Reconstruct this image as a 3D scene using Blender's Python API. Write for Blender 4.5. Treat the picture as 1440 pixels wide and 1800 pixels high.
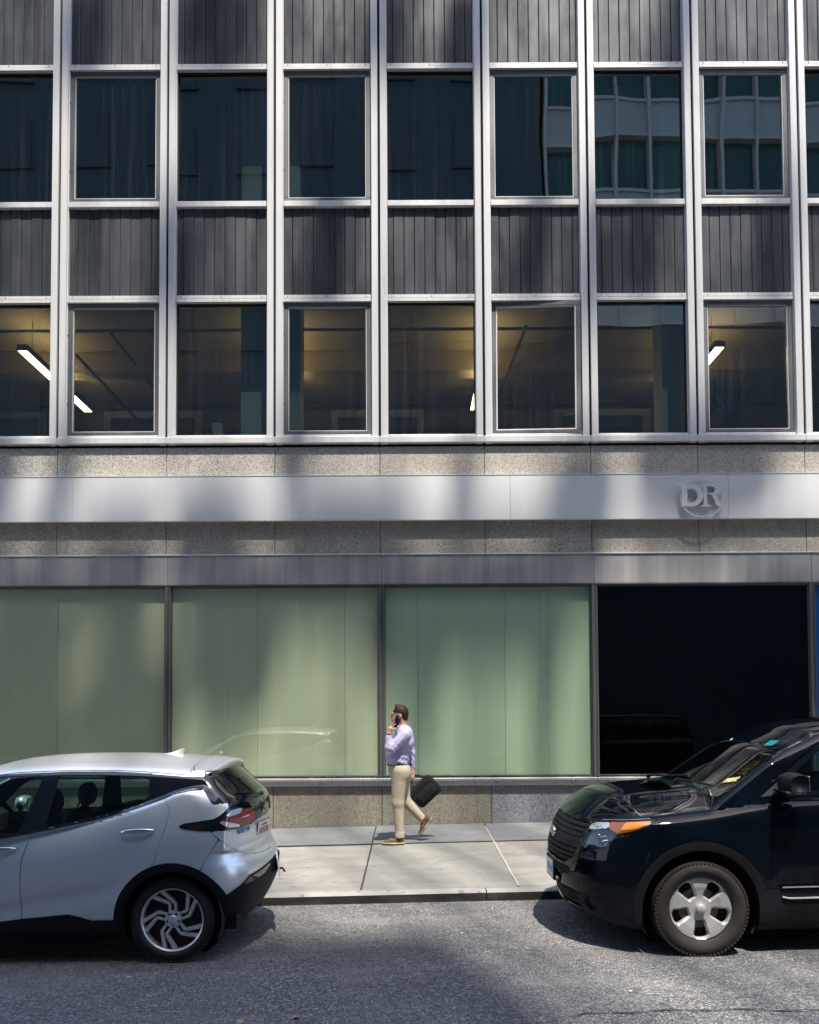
import bpy, math, random
import numpy as np
from mathutils import Vector, Matrix
for o in list(bpy.data.objects): bpy.data.objects.remove(o)
SC=bpy.context.scene; COL=SC.collection
rnd=random.Random(7)
# ------------------------------------------------------------------ camera, sky, sun, exposure
cd=bpy.data.cameras.new('camera'); cam=bpy.data.objects.new('camera',cd); COL.objects.link(cam); SC.camera=cam
cd.sensor_fit='HORIZONTAL'; cd.sensor_width=36; cd.lens=36*1450/1440; cd.clip_start=.05; cd.clip_end=2000
TILT,ROLL=math.radians(2.1),math.radians(.3)
cd.shift_y=(1247-900-1450*math.tan(TILT))/1440
cam.matrix_world=Matrix.Translation((0,0,1.87))@Matrix.Rotation(math.pi/2+TILT,4,'X')@Matrix.Rotation(-ROLL,4,'Z')
SUN_EL,SUN_AZ=math.radians(67),math.radians(19)      # azimuth measured from the street's far side (-Y) towards +X
SUN_DIR=Vector((math.sin(SUN_AZ)*math.cos(SUN_EL),-math.cos(SUN_AZ)*math.cos(SUN_EL),math.sin(SUN_EL)))
W=bpy.data.worlds.new('World'); SC.world=W; W.use_nodes=True
wn=W.node_tree; wn.nodes.clear()
sky=wn.nodes.new('ShaderNodeTexSky'); sky.sky_type='NISHITA'; sky.sun_disc=False
sky.sun_elevation=SUN_EL; sky.sun_rotation=math.atan2(SUN_DIR.x,SUN_DIR.y); sky.dust_density=1.5; sky.air_density=1.0
bg=wn.nodes.new('ShaderNodeBackground'); bg.inputs[1].default_value=.15
wo=wn.nodes.new('ShaderNodeOutputWorld'); wn.links.new(sky.outputs[0],bg.inputs[0]); wn.links.new(bg.outputs[0],wo.inputs[0])
sd=bpy.data.lights.new('sun','SUN'); sd.energy=3.5; sd.angle=math.radians(.5); sd.color=(1,.93,.82)
so=bpy.data.objects.new('sun',sd); COL.objects.link(so); so.rotation_euler=SUN_DIR.to_track_quat('Z','Y').to_euler(); so.location=(30,-40,90)
SC.view_settings.view_transform='Standard'; SC.view_settings.look='None'; SC.view_settings.gamma=1; SC.view_settings.exposure=1.3
SC.view_settings.use_curve_mapping=False
SC.render.engine='CYCLES'
try:
    SC.cycles.caustics_reflective=False; SC.cycles.caustics_refractive=False
    SC.cycles.max_bounces=8; SC.cycles.transparent_max_bounces=16; SC.cycles.sample_clamp_indirect=6
except Exception: pass
# ------------------------------------------------------------------ helpers
def tag(o,label=None,cat=None,group=None,kind=None):
    if label: o['label']=label
    if cat: o['category']=cat
    if group: o['group']=group
    if kind: o['kind']=kind
    return o
def empty(name,loc=(0,0,0),label=None,cat=None,group=None,kind=None,rz=0):
    o=bpy.data.objects.new(name,None); COL.objects.link(o); o.location=loc; o.rotation_euler=(0,0,rz); o.empty_display_size=.2
    return tag(o,label,cat,group,kind)
def mesh(name,V,F,mat,parent=None,smooth=False,N=None,mats=None,mi=None):
    me=bpy.data.meshes.new(name)
    V=np.asarray(V,dtype=np.float64)
    ln=np.array([len(f) for f in F],dtype=np.int32); flat=np.fromiter((i for f in F for i in f),dtype=np.int32,count=int(ln.sum()))
    me.vertices.add(len(V)); me.vertices.foreach_set('co',V.ravel())
    me.loops.add(len(flat)); me.loops.foreach_set('vertex_index',flat)
    me.polygons.add(len(F)); st=np.zeros(len(F),dtype=np.int32); st[1:]=np.cumsum(ln)[:-1]; me.polygons.foreach_set('loop_start',st)
    try: me.polygons.foreach_set('loop_total',ln)
    except Exception: pass
    me.update(calc_edges=True); me.validate()
    for m in (mats or [mat]): me.materials.append(m)
    if mi is not None and len(mi)==len(me.polygons): me.polygons.foreach_set('material_index',np.array(mi,dtype=np.int32))
    me.polygons.foreach_set('use_smooth',np.full(len(me.polygons),bool(smooth or N is not None)))
    if N is not None and len(me.vertices)==len(N): me.normals_split_custom_set_from_vertices([tuple(n) for n in N])
    o=bpy.data.objects.new(name,me); COL.objects.link(o)
    if parent is not None: o.parent=parent
    return o
def inst(src,parent=None,loc=None,name=None):
    o=src.copy(); COL.objects.link(o)
    for k in ('label','category','group'): 
        if k in o and False: del o[k]
    if parent is not None: o.parent=parent
    if loc is not None: o.location=loc
    return o
class MB:
    def __init__(s): s.v=[];s.f=[];s.m=[]
    def add(s,v,f,m=0):
        b=len(s.v); s.v+=[tuple(p) for p in v]; s.f+=[[b+i for i in q] for q in f]; s.m+=[m]*len(f); return s
    def box(s,x0,y0,z0,x1,y1,z1,m=0,bev=0.0):
        if bev>0:
            return s.cbox(x0,y0,z0,x1,y1,z1,bev,m)
        v=[(x,y,z) for z in (z0,z1) for y in (y0,y1) for x in (x0,x1)]
        return s.add(v,[(0,2,3,1),(4,5,7,6),(0,1,5,4),(2,6,7,3),(0,4,6,2),(1,3,7,5)],m)
    def cbox(s,x0,y0,z0,x1,y1,z1,b,m=0):
        # box with all 12 edges chamfered
        c=[(x0+x1)/2,(y0+y1)/2,(z0+z1)/2]; h=[(x1-x0)/2,(y1-y0)/2,(z1-z0)/2]
        ids={};v=[]
        for sx in (-1,1):
            for sy in (-1,1):
                for sz in (-1,1):
                    for a in range(3):
                        p=[]
                        for k,sg in enumerate((sx,sy,sz)): p.append(c[k]+sg*(h[k]-(0 if k==a else b)))
                        ids[(sx,sy,sz,a)]=len(v); v.append(tuple(p))
        f=[]
        def q(l): f.append([ids[i] for i in l])
        for a in range(3):
            u,w=(a+1)%3,(a+2)%3
            for sg in (-1,1):
                l=[]
                for su,sw in ((-1,-1),(1,-1),(1,1),(-1,1)):
                    t=[0,0,0];t[a]=sg;t[u]=su;t[w]=sw; l.append((*t,a))
                if sg<0:l=l[::-1]
                q(l)
            for su in (-1,1):
                for sw in (-1,1):
                    t0=[0,0,0];t0[a]=-1;t0[u]=su;t0[w]=sw;t1=list(t0);t1[a]=1
                    l=[(*t0,u),(*t1,u),(*t1,w),(*t0,w)]
                    if su*sw>0:l=l[::-1]
                    q(l)
        for sx in (-1,1):
            for sy in (-1,1):
                for sz in (-1,1):
                    l=[(sx,sy,sz,0),(sx,sy,sz,1),(sx,sy,sz,2)]
                    if sx*sy*sz<0:l=l[::-1]
                    q(l)
        return s.add(v,f,m)
    def tube(s,pts,r,n=8,m=0,cap=True):
        pts=[Vector(p) for p in pts]; rs=r if isinstance(r,(list,tuple)) else [r]*len(pts)
        rings=[]
        for i,p in enumerate(pts):
            d=(pts[min(i+1,len(pts)-1)]-pts[max(i-1,0)]).normalized()
            a=Vector((0,0,1)) if abs(d.z)<.9 else Vector((1,0,0)); u=d.cross(a).normalized(); w=d.cross(u)
            rings.append([p+(u*math.cos(2*math.pi*k/n)+w*math.sin(2*math.pi*k/n))*rs[i] for k in range(n)])
        v=[q for R in rings for q in R]; f=[]
        for i in range(len(pts)-1):
            for k in range(n): f.append((i*n+k,i*n+(k+1)%n,(i+1)*n+(k+1)%n,(i+1)*n+k))
        if cap: f.append(list(range(n))[::-1]); f.append([(len(pts)-1)*n+k for k in range(n)])
        return s.add(v,f,m)
    def lathe_y(s,prof,n=48,c=(0,0,0),m=0):
        """prof = [(radius, y)...] revolved about the Y axis"""
        v=[];f=[]
        for r,y in prof:
            for k in range(n):
                a=2*math.pi*k/n; v.append((c[0]+r*math.cos(a),c[1]+y,c[2]+r*math.sin(a)))
        for i in range(len(prof)-1):
            for k in range(n): f.append((i*n+k,(i+1)*n+k,(i+1)*n+(k+1)%n,i*n+(k+1)%n))
        return s.add(v,f,m)
    def lathe_z(s,prof,n=16,c=(0,0,0),m=0):
        v=[];f=[]
        for r,z in prof:
            for k in range(n):
                a=2*math.pi*k/n; v.append((c[0]+r*math.cos(a),c[1]+r*math.sin(a),c[2]+z))
        for i in range(len(prof)-1):
            for k in range(n): f.append((i*n+k,i*n+(k+1)%n,(i+1)*n+(k+1)%n,(i+1)*n+k))
        return s.add(v,f,m)
    def prism_y(s,poly,y0,y1,m=0):
        """(x,z) polygon extruded between y0 (near) and y1"""
        n=len(poly); v=[(x,y0,z) for x,z in poly]+[(x,y1,z) for x,z in poly]
        ar=sum(poly[i][0]*poly[(i+1)%n][1]-poly[(i+1)%n][0]*poly[i][1] for i in range(n))
        f=[list(range(n)),list(range(n,2*n))[::-1]]+[[(i+1)%n,i,n+i,n+(i+1)%n] for i in range(n)]
        if ar<0: f=[q[::-1] for q in f]
        return s.add(v,f,m)
    def build(s,name,mat,parent=None,smooth=False,loc=None):
        mats=mat if isinstance(mat,list) else [mat]
        o=mesh(name,s.v,s.f,None,parent,smooth,mats=mats,mi=s.m)
        if loc is not None: o.location=loc
        return o
# ------------------------------------------------------------------ materials
def newmat(name):
    m=bpy.data.materials.new(name); m.use_nodes=True; nt=m.node_tree; nt.nodes.clear()
    out=nt.nodes.new('ShaderNodeOutputMaterial'); b=nt.nodes.new('ShaderNodeBsdfPrincipled'); nt.links.new(b.outputs[0],out.inputs[0])
    return m,nt,b,out
def L(nt,a,b): nt.links.new(a,b)
def coord(nt,scale=(1,1,1),kind='Object',loc=(0,0,0),world=False):
    mp=nt.nodes.new('ShaderNodeMapping'); mp.inputs['Scale'].default_value=scale; mp.inputs['Location'].default_value=loc
    if world:
        g=nt.nodes.new('ShaderNodeNewGeometry'); L(nt,g.outputs['Position'],mp.inputs[0])
    else:
        tc=nt.nodes.new('ShaderNodeTexCoord'); L(nt,tc.outputs[kind],mp.inputs[0])
    return mp.outputs[0]
def noise(nt,vec,scale=5,detail=4,rough=.5,dist=0):
    n=nt.nodes.new('ShaderNodeTexNoise'); n.inputs['Scale'].default_value=scale; n.inputs['Detail'].default_value=detail
    n.inputs['Roughness'].default_value=rough; n.inputs['Distortion'].default_value=dist; L(nt,vec,n.inputs['Vector']); return n.outputs[0]
def ramp(nt,fac,stops,interp='LINEAR'):
    r=nt.nodes.new('ShaderNodeValToRGB'); r.color_ramp.interpolation=interp; cr=r.color_ramp
    while len(cr.elements)<len(stops): cr.elements.new(.5)
    for e,(p,c) in zip(cr.elements,stops):
        e.position=p; e.color=(c,c,c,1) if not isinstance(c,(tuple,list)) else (*c[:3],1)
    L(nt,fac,r.inputs[0]); return r.outputs[0]
def mix(nt,fac,a,b,mode='MIX'):
    m=nt.nodes.new('ShaderNodeMix'); m.data_type='RGBA'; m.blend_type=mode; m.clamp_factor=True
    for k,v in ((0,fac),(6,a),(7,b)):
        s=m.inputs[k]
        if hasattr(v,'is_linked'): L(nt,v,s)
        elif k==0: s.default_value=v
        else: s.default_value=(v,v,v,1) if not isinstance(v,(tuple,list)) else (*v[:3],1)
    return m.outputs[2]
def bump(nt,b,h,strength=.3,dist=.01):
    n=nt.nodes.new('ShaderNodeBump'); n.inputs['Strength'].default_value=strength; n.inputs['Distance'].default_value=dist
    L(nt,h,n.inputs['Height']); L(nt,n.outputs[0],b.inputs['Normal']); return n
def simple(name,col,rough=.5,metal=0,coat=0,coatr=.05,spec=.5,bumps=None,var=None):
    m,nt,b,o=newmat(name)
    b.inputs['Base Color'].default_value=(*col,1); b.inputs['Roughness'].default_value=rough; b.inputs['Metallic'].default_value=metal
    b.inputs['Coat Weight'].default_value=coat; b.inputs['Coat Roughness'].default_value=coatr; b.inputs['Specular IOR Level'].default_value=spec
    if var:
        f=noise(nt,coord(nt,world=True),var[0],4,.6); c=mix(nt,f,tuple(x*(1-var[1]) for x in col),tuple(min(1,x*(1+var[1])) for x in col)); L(nt,c,b.inputs['Base Color'])
    if bumps: bump(nt,b,noise(nt,coord(nt),bumps[0],3,.6),bumps[1],bumps[2])
    return m
def emis(name,col,s):
    m,nt,b,o=newmat(name); b.inputs['Base Color'].default_value=(.8,.8,.8,1); b.inputs['Emission Color'].default_value=(*col,1); b.inputs['Emission Strength'].default_value=s; return m
def glassmat(name,tint,ior=1.5,refl=1.0,wave=0.0,streak=None,rough=0.0,dust=None,wscale=(.7,.7,.35)):
    """thin pane: tinted see-through plus a fresnel mirror; optional waviness, dried drips and painted reflection streaks"""
    m,nt,b,out=newmat(name); nt.nodes.remove(b)
    t=nt.nodes.new('ShaderNodeBsdfTransparent'); t.inputs[0].default_value=(*tint,1)
    g=nt.nodes.new('ShaderNodeBsdfGlossy'); g.inputs['Roughness'].default_value=rough; g.inputs[0].default_value=(1,1,1,1)
    lw=nt.nodes.new('ShaderNodeLayerWeight'); lw.inputs[0].default_value=.5
    pw=nt.nodes.new('ShaderNodeMath'); pw.operation='POWER'; pw.inputs[1].default_value=5; L(nt,lw.outputs['Facing'],pw.inputs[0])
    r0=((ior-1)/(ior+1))**2*refl
    mu=nt.nodes.new('ShaderNodeMath'); mu.operation='MULTIPLY_ADD'; mu.inputs[1].default_value=(1-r0)*min(1,refl); mu.inputs[2].default_value=r0; mu.use_clamp=True; L(nt,pw.outputs[0],mu.inputs[0])
    mx=nt.nodes.new('ShaderNodeMixShader'); L(nt,mu.outputs[0],mx.inputs[0]); L(nt,t.outputs[0],mx.inputs[1]); L(nt,g.outputs[0],mx.inputs[2])
    if wave>0:
        n=nt.nodes.new('ShaderNodeBump'); n.inputs['Strength'].default_value=1; n.inputs['Distance'].default_value=wave
        L(nt,noise(nt,coord(nt,wscale,world=True),1.0,1.5,.4),n.inputs['Height']); L(nt,n.outputs[0],g.inputs['Normal'])
    last=mx.outputs[0]
    if streak:
        d=nt.nodes.new('ShaderNodeBsdfDiffuse'); d.inputs[0].default_value=(*streak[0],1)
        f=noise(nt,coord(nt,streak[1],world=True),1,4,.6); f=ramp(nt,f,[(streak[2],0),(streak[3],1)])
        big=ramp(nt,noise(nt,coord(nt,(.6,.6,.25),world=True),1,2,.5),[(.40,.1),(.62,1)])
        q=nt.nodes.new('ShaderNodeMath'); q.operation='MULTIPLY'; L(nt,f,q.inputs[0]); L(nt,big,q.inputs[1])
        q2=nt.nodes.new('ShaderNodeMath'); q2.operation='MULTIPLY_ADD'; L(nt,q.outputs[0],q2.inputs[0]); q2.inputs[1].default_value=streak[4]; q2.inputs[2].default_value=dust or 0.0
        m2=nt.nodes.new('ShaderNodeMixShader'); L(nt,q2.outputs[0],m2.inputs[0]); L(nt,last,m2.inputs[1]); L(nt,d.outputs[0],m2.inputs[2]); last=m2.outputs[0]
    L(nt,last,out.inputs[0]); return m
def smax(a,b,k):
    h=np.maximum(k-np.abs(a-b),0)/k
    return np.maximum(a,b)+h*h*k*0.25
def smin(a,b,k): return -smax(-a,-b,k)
class Spl:
    """monotone cubic through (x,y) pairs, clamped outside"""
    def __init__(s,pts):
        p=np.array(sorted(pts),float); s.x=p[:,0]; s.y=p[:,1]
        h=np.diff(s.x); d=np.diff(s.y)/h; m=np.zeros(len(p))
        m[0]=d[0]; m[-1]=d[-1]
        for i in range(1,len(p)-1):
            if d[i-1]*d[i]>0:
                w1=2*h[i]+h[i-1]; w2=h[i]+2*h[i-1]
                m[i]=(w1+w2)/(w1/d[i-1]+w2/d[i])
        s.m=m; s.h=h
        # tabulate
        s.tx=np.linspace(s.x[0],s.x[-1],600); s.ty=s.ev(s.tx)
    def ev(s,q):
        q=np.clip(q,s.x[0],s.x[-1]); i=np.clip(np.searchsorted(s.x,q)-1,0,len(s.h)-1)
        h=s.h[i]; t=(q-s.x[i])/h
        return ((1+2*t)*(1-t)**2*s.y[i]+t*(1-t)**2*h*s.m[i]+t*t*(3-2*t)*s.y[i+1]+t*t*(t-1)*h*s.m[i+1])
    def __call__(s,q): return np.interp(q,s.tx,s.ty)
def sdpoly(px,py,poly):
    """signed distance to polygon, negative inside"""
    P=np.array(poly,float); n=len(P); d=np.full(px.shape,1e9); ins=np.zeros(px.shape,bool)
    for i in range(n):
        a=P[i]; b=P[(i+1)%n]; e=b-a; wx=px-a[0]; wy=py-a[1]
        t=np.clip((wx*e[0]+wy*e[1])/(e@e),0,1)
        d=np.minimum(d,(wx-t*e[0])**2+(wy-t*e[1])**2)
        c=((a[1]>py)!=(b[1]>py))
        if b[1]!=a[1]: ins^=c&(px<(b[0]-a[0])*(py-a[1])/(b[1]-a[1])+a[0])
    return np.where(ins,-1,1)*np.sqrt(d)
def grad(f,P,e=1e-3):
    g=np.empty_like(P)
    for k in range(3):
        d=np.zeros(3); d[k]=e
        A=P+d; B=P-d
        g[:,k]=(f(A[:,0],A[:,1],A[:,2])-f(B[:,0],B[:,1],B[:,2]))/(2*e)
    return g
def nets(f,lo,hi,h,F=None,newton=4):
    """surface nets of f<0; quads and vertices moved on to f=0, normals from the gradient"""
    lo=np.array(lo,float); n=[int(math.ceil((hi[k]-lo[k])/h))+1 for k in range(3)]
    if F is not None: n=list(F.shape)
    ax=[lo[k]+h*np.arange(n[k]) for k in range(3)]
    if F is None:
        F=f(ax[0][:,None,None],ax[1][None,:,None],ax[2][None,None,:]); F=np.broadcast_to(F,n)
    S=F<0
    c=np.zeros([m-1 for m in n],np.int8)
    for i in (0,1):
        for j in (0,1):
            for k in (0,1): c+=S[i:n[0]-1+i,j:n[1]-1+j,k:n[2]-1+k]
    act=(c>0)&(c<8); idx=-np.ones(act.shape,np.int64); I=np.argwhere(act); idx[act]=np.arange(len(I))
    acc=np.zeros((len(I),3)); cnt=np.zeros(len(I))
    cor=[(i,j,k) for i in (0,1) for j in (0,1) for k in (0,1)]
    for a in cor:
        for b in cor:
            if sum(abs(a[q]-b[q]) for q in range(3))!=1 or b<a: continue
            fa=F[I[:,0]+a[0],I[:,1]+a[1],I[:,2]+a[2]]; fb=F[I[:,0]+b[0],I[:,1]+b[1],I[:,2]+b[2]]
            m=(fa<0)!=(fb<0); t=np.where(m,fa/np.where(fa==fb,1,fa-fb),0)
            p=np.array(a)+t[:,None]*(np.array(b)-np.array(a)); acc+=p*m[:,None]; cnt+=m
    V=lo+h*(I+acc/cnt[:,None])
    Q=[]
    for ax_ in range(3):
        u,v=(ax_+1)%3,(ax_+2)%3
        sl0=[slice(None)]*3; sl1=[slice(None)]*3
        sl0[ax_]=slice(0,-1); sl1[ax_]=slice(1,None)
        for q in (u,v): sl0[q]=slice(1,-1); sl1[q]=slice(1,-1)
        A=S[tuple(sl0)]; B=S[tuple(sl1)]
        E=np.argwhere(A!=B); s=A[A!=B]
        off=np.zeros(3,int); off[u]=1; off[v]=1
        E=E+off
        def at(du,dv):
            D=E.copy(); D[:,u]+=du; D[:,v]+=dv
            return idx[D[:,0],D[:,1],D[:,2]]
        q=np.stack([at(-1,-1),at(0,-1),at(0,0),at(-1,0)],1)
        q=np.where(s[:,None],q,q[:,::-1]); Q.append(q)
    Q=np.concatenate(Q)
    for it in range(newton):
        val=f(V[:,0],V[:,1],V[:,2]); g=grad(f,V); L=np.maximum((g*g).sum(1),.05)
        st=-(val/L)[:,None]*g; m=np.linalg.norm(st,axis=1); st*=np.minimum(1,.6*h/np.maximum(m,1e-9))[:,None]
        V=V+st
    g=grad(f,V); N=g/np.maximum(np.linalg.norm(g,axis=1),1e-9)[:,None]
    return V,N,Q
def clip(V,N,faces,g):
    """keep g<0; straddling faces are cut along g=0. faces: array or list"""
    V=list(map(tuple,V)) if False else V
    gv=g(V[:,0],V[:,1],V[:,2]) if callable(g) else g
    if isinstance(faces,np.ndarray):
        G=gv[faces]; mx=G.max(1); mn=G.min(1); keep=faces[mx<=0]; cross=faces[(mx>0)&(mn<0)]; out=keep.tolist(); cross=cross.tolist()
    else:
        out=[];cross=[]
        for fc in faces:
            gg=[gv[i] for i in fc]
            if max(gg)<=0: out.append(fc)
            elif min(gg)<0: cross.append(fc)
    nv=[];nn=[];cache={};base=len(V)
    for fc in cross:
        r=[];n=len(fc)
        for a in range(n):
            i=fc[a];j=fc[(a+1)%n];gi=gv[i];gj=gv[j]
            if gi<=0: r.append(i)
            if (gi<=0)!=(gj<=0):
                k=(i,j) if i<j else (j,i)
                if k not in cache:
                    t=gi/(gi-gj); nv.append(V[i]+t*(V[j]-V[i])); nn.append(N[i]+t*(N[j]-N[i])); cache[k]=base+len(nv)-1
                r.append(cache[k])
        if len(r)>=3: out.append(r)
    if nv:
        V=np.vstack([V,np.array(nv)]);N=np.vstack([N,np.array(nn)])
    return compact(V,N,out)
def compact(V,N,faces):
    used=np.zeros(len(V),bool)
    for fc in faces:
        for i in fc: used[i]=True
    m=np.cumsum(used)-1
    return V[used],N[used],[[int(m[i]) for i in fc] for fc in faces]
def boundary(faces):
    E={}
    for fc in faces:
        n=len(fc)
        for a in range(n):
            i,j=fc[a],fc[(a+1)%n]
            if (j,i) in E: del E[(j,i)]
            else: E[(i,j)]=1
    return list(E)
def shell(M,off,skirt=0.0,ykeep=True):
    """offset along the normals; a rim of depth skirt goes inwards round every open edge (not along y=0)"""
    V,N,F=M; N=N/np.maximum(np.linalg.norm(N,axis=1),1e-9)[:,None]
    V2=V+N*off
    if skirt<=0: return V2,N,F
    B=boundary(F); ids={}; nv=[];nn=[];F=list(F); base=len(V2)
    for i,j in B:
        if ykeep and abs(V[i][1])<1e-6 and abs(V[j][1])<1e-6: continue
        q=[]
        for k in (j,i): 
            q.append(k)
        e=V[j]-V[i]; 
        for k in (i,j):
            if k not in ids:
                ids[k]=base+len(nv)
                # outward side normal for the rim
                nv.append(V2[k]-N[k]*skirt); nn.append(N[k])
        F.append([j,i,ids[i],ids[j]])
    if nv: V2=np.vstack([V2,np.array(nv)]);N=np.vstack([N,np.array(nn)])
    return V2,N,F
# ------------------------------------------------------------------ materials of the place
def m_asphalt():
    m,nt,b,o=newmat('asphalt'); v=coord(nt,world=True)
    g1=noise(nt,v,74,2,.6); g2=noise(nt,coord(nt,world=True,loc=(4,9,0)),27,3,.7); mid=noise(nt,v,9,4,.65); big=noise(nt,v,.55,4,.55); big2=noise(nt,coord(nt,(.5,1.6,1),world=True),1.3,4,.6,.6)
    c=ramp(nt,g1,[(.33,(.03,.032,.036)),(.46,(.105,.107,.113)),(.56,(.22,.218,.215)),(.68,(.50,.49,.47))])
    c=mix(nt,ramp(nt,g2,[(.33,.75),(.50,0)]),c,(.020,.022,.026)); c=mix(nt,ramp(nt,g2,[(.60,0),(.72,.7)]),c,(.46,.45,.42))
    c=mix(nt,ramp(nt,mid,[(.35,.35),(.6,0)]),c,(.05,.052,.056))
    c=mix(nt,ramp(nt,big,[(.40,0),(.66,.40)]),c,(.09,.09,.10))
    c=mix(nt,ramp(nt,big2,[(.50,0),(.72,.28)]),c,(.34,.325,.29))
    rs=noise(nt,coord(nt,world=True,loc=(3.1,5.7,0)),.9,3,.6); c=mix(nt,ramp(nt,rs,[(.60,0),(.72,.30)]),c,(.24,.15,.125))
    L(nt,c,b.inputs['Base Color']); b.inputs['Roughness'].default_value=.8
    bump(nt,b,mix(nt,.5,g1,g2),1.0,.03); return m
def m_concrete(name,col,spots=True,sc=1.0):
    m,nt,b,o=newmat(name); v=coord(nt,world=True)
    a=noise(nt,v,1.7*sc,5,.65,.4); f=noise(nt,v,170,3,.7); st=noise(nt,coord(nt,(.5,3,3),world=True),1.5,5,.65)
    oi=nt.nodes.new('ShaderNodeObjectInfo')
    c=mix(nt,ramp(nt,a,[(.3,0),(.7,1)]),tuple(x*.66 for x in col),tuple(x*1.18 for x in col))
    c=mix(nt,ramp(nt,f,[(.35,.35),(.55,0)]),c,tuple(x*.45 for x in col))
    c=mix(nt,ramp(nt,st,[(.46,0),(.70,.55)]),c,(.13,.13,.125))
    c=mix(nt,ramp(nt,oi.outputs['Random'],[(0,0),(1,.5)]),c,(col[0]*.55,col[1]*.60,col[2]*.62))
    if spots:
        g=noise(nt,v,11,2,.4); c=mix(nt,ramp(nt,g,[(.68,0),(.695,.6)]),c,(.10,.10,.10))
    L(nt,c,b.inputs['Base Color']); b.inputs['Roughness'].default_value=.88; bump(nt,b,f,.35,.004); return m
def m_granite(name,c1,c2,c3,scale=90,rough=.6,stain=.35):
    m,nt,b,o=newmat(name); v=coord(nt,world=True)
    vo=nt.nodes.new('ShaderNodeTexVoronoi'); vo.inputs['Scale'].default_value=scale; L(nt,v,vo.inputs['Vector'])
    f=noise(nt,v,scale*.9,2,.6)
    c=ramp(nt,f,[(.33,c1),(.5,c2),(.66,c3)])
    sp=nt.nodes.new('ShaderNodeSeparateColor'); L(nt,vo.outputs['Color'],sp.inputs[0])
    c=mix(nt,ramp(nt,sp.outputs[0],[(.74,0),(.78,.85)]),c,c1); c=mix(nt,ramp(nt,sp.outputs[1],[(.80,0),(.84,.7)]),c,c3)
    big=noise(nt,coord(nt,(1,1,.6),world=True),1.6,5,.6); c=mix(nt,ramp(nt,big,[(.42,0),(.7,stain)]),c,tuple(x*.42 for x in c2))
    dr=noise(nt,coord(nt,(9,9,.7),world=True),1,4,.6); c=mix(nt,ramp(nt,dr,[(.56,0),(.75,stain)]),c,tuple(x*.35 for x in c2))
    oi=nt.nodes.new('ShaderNodeObjectInfo'); c=mix(nt,ramp(nt,oi.outputs['Random'],[(0,0),(1,.22)]),c,tuple(x*.6 for x in c2))
    L(nt,c,b.inputs['Base Color']); b.inputs['Roughness'].default_value=rough; bump(nt,b,f,.25,.003); return m
def m_metal(name,col,metal=.5,rough=.38,streak=.25,sv=(26,26,.5),dark=(.2,.2,.21),bm=.0,rv=.0,horiz=False,spec=.5):
    m,nt,b,o=newmat(name)
    s=noise(nt,coord(nt,sv,world=True),1,5,.65); s2=noise(nt,coord(nt,(3,3,.8),world=True),1,4,.6)
    c=mix(nt,ramp(nt,s,[(.40,0),(.68,streak)]),tuple(col),tuple(dark)); c=mix(nt,ramp(nt,s2,[(.40,0),(.75,streak*.8)]),c,tuple(dark))
    if rv:
        oi=nt.nodes.new('ShaderNodeObjectInfo'); c=mix(nt,ramp(nt,oi.outputs['Random'],[(0,0),(1,rv)]),c,tuple(min(1,x*2.1) for x in col))
    L(nt,c,b.inputs['Base Color']); b.inputs['Metallic'].default_value=metal; b.inputs['Specular IOR Level'].default_value=spec
    L(nt,ramp(nt,s2,[(.3,max(.05,rough-.1)),(.7,rough+.12)]),b.inputs['Roughness'])
    if bm: bump(nt,b,noise(nt,coord(nt,(1.2,1.2,1.2),world=True),1,2,.5),1,bm)
    return m
M={}
M['asphalt']=m_asphalt()
M['walk']=m_concrete('sidewalk_concrete',(.30,.28,.25)); M['walk_blue']=m_concrete('bluestone_flag',(.185,.19,.19))
M['kerb']=m_concrete('kerb_stone',(.33,.32,.30)); M['kerbface']=m_concrete('kerb_steel',(.012,.009,.008),False)
M['joint']=simple('joint_dirt',(.03,.028,.026),.95); M['mortar']=simple('pale_mortar',(.36,.34,.30),.9,var=(6,.3))
M['granite']=m_granite('granite_pale',(.22,.21,.20),(.50,.46,.40),(.66,.61,.54),85,.6,.25)
M['granite2']=m_granite('granite_band',(.16,.15,.14),(.39,.355,.31),(.54,.50,.44),90,.6,.4)
M['granite_base']=m_granite('granite_base',(.13,.12,.095),(.27,.25,.20),(.38,.35,.29),85,.55,.45)
M['granite_blue']=m_granite('granite_blue',(.10,.105,.12),(.23,.24,.27),(.38,.39,.42),85,.5,.3)
M['alu']=m_metal('satin_aluminium',(.74,.735,.73),.15,.36,.2,(14,14,.35),(.33,.33,.35))
M['alu_dark']=m_metal('dark_sash_metal',(.14,.145,.15),.5,.42,.3,(10,10,.5),(.28,.28,.29))
M['sash_inner']=simple('white_sash_bead',(.75,.75,.74),.4)
M['board']=m_metal('spandrel_metal',(.042,.045,.053),.35,.36,.5,(20,20,.5),(.13,.135,.142),rv=.42,bm=.01)
M['fascia']=m_metal('fascia_metal',(.70,.705,.71),.05,.42,.12,(3,3,.6),(.55,.57,.6))
M['frieze']=m_metal('stained_frieze_metal',(.33,.325,.33),.35,.42,.5,(9,9,.30),(.56,.53,.50),bm=.004)
M['shopmul']=m_metal('dark_bronze_mullion',(.13,.13,.132),.5,.45,.35,(8,8,.4),(.25,.24,.23))
M['sillmetal']=m_metal('sill_metal',(.66,.66,.66),.75,.30,.35,(.6,10,10),(.25,.25,.26))
M['black']=simple('matt_black',(.008,.008,.009),.9); M['gap']=simple('joint_shadow_gap',(.015,.014,.013),.95)
M['glass_up']=glassmat('tinted_window_glass',(.52,.56,.55),2.35,1.0,.007,((.30,.31,.33),(16,16,.35),.50,.80,.05),dust=.004)  # faint grey streaks paint soft vertical reflections into the upper panes
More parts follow.
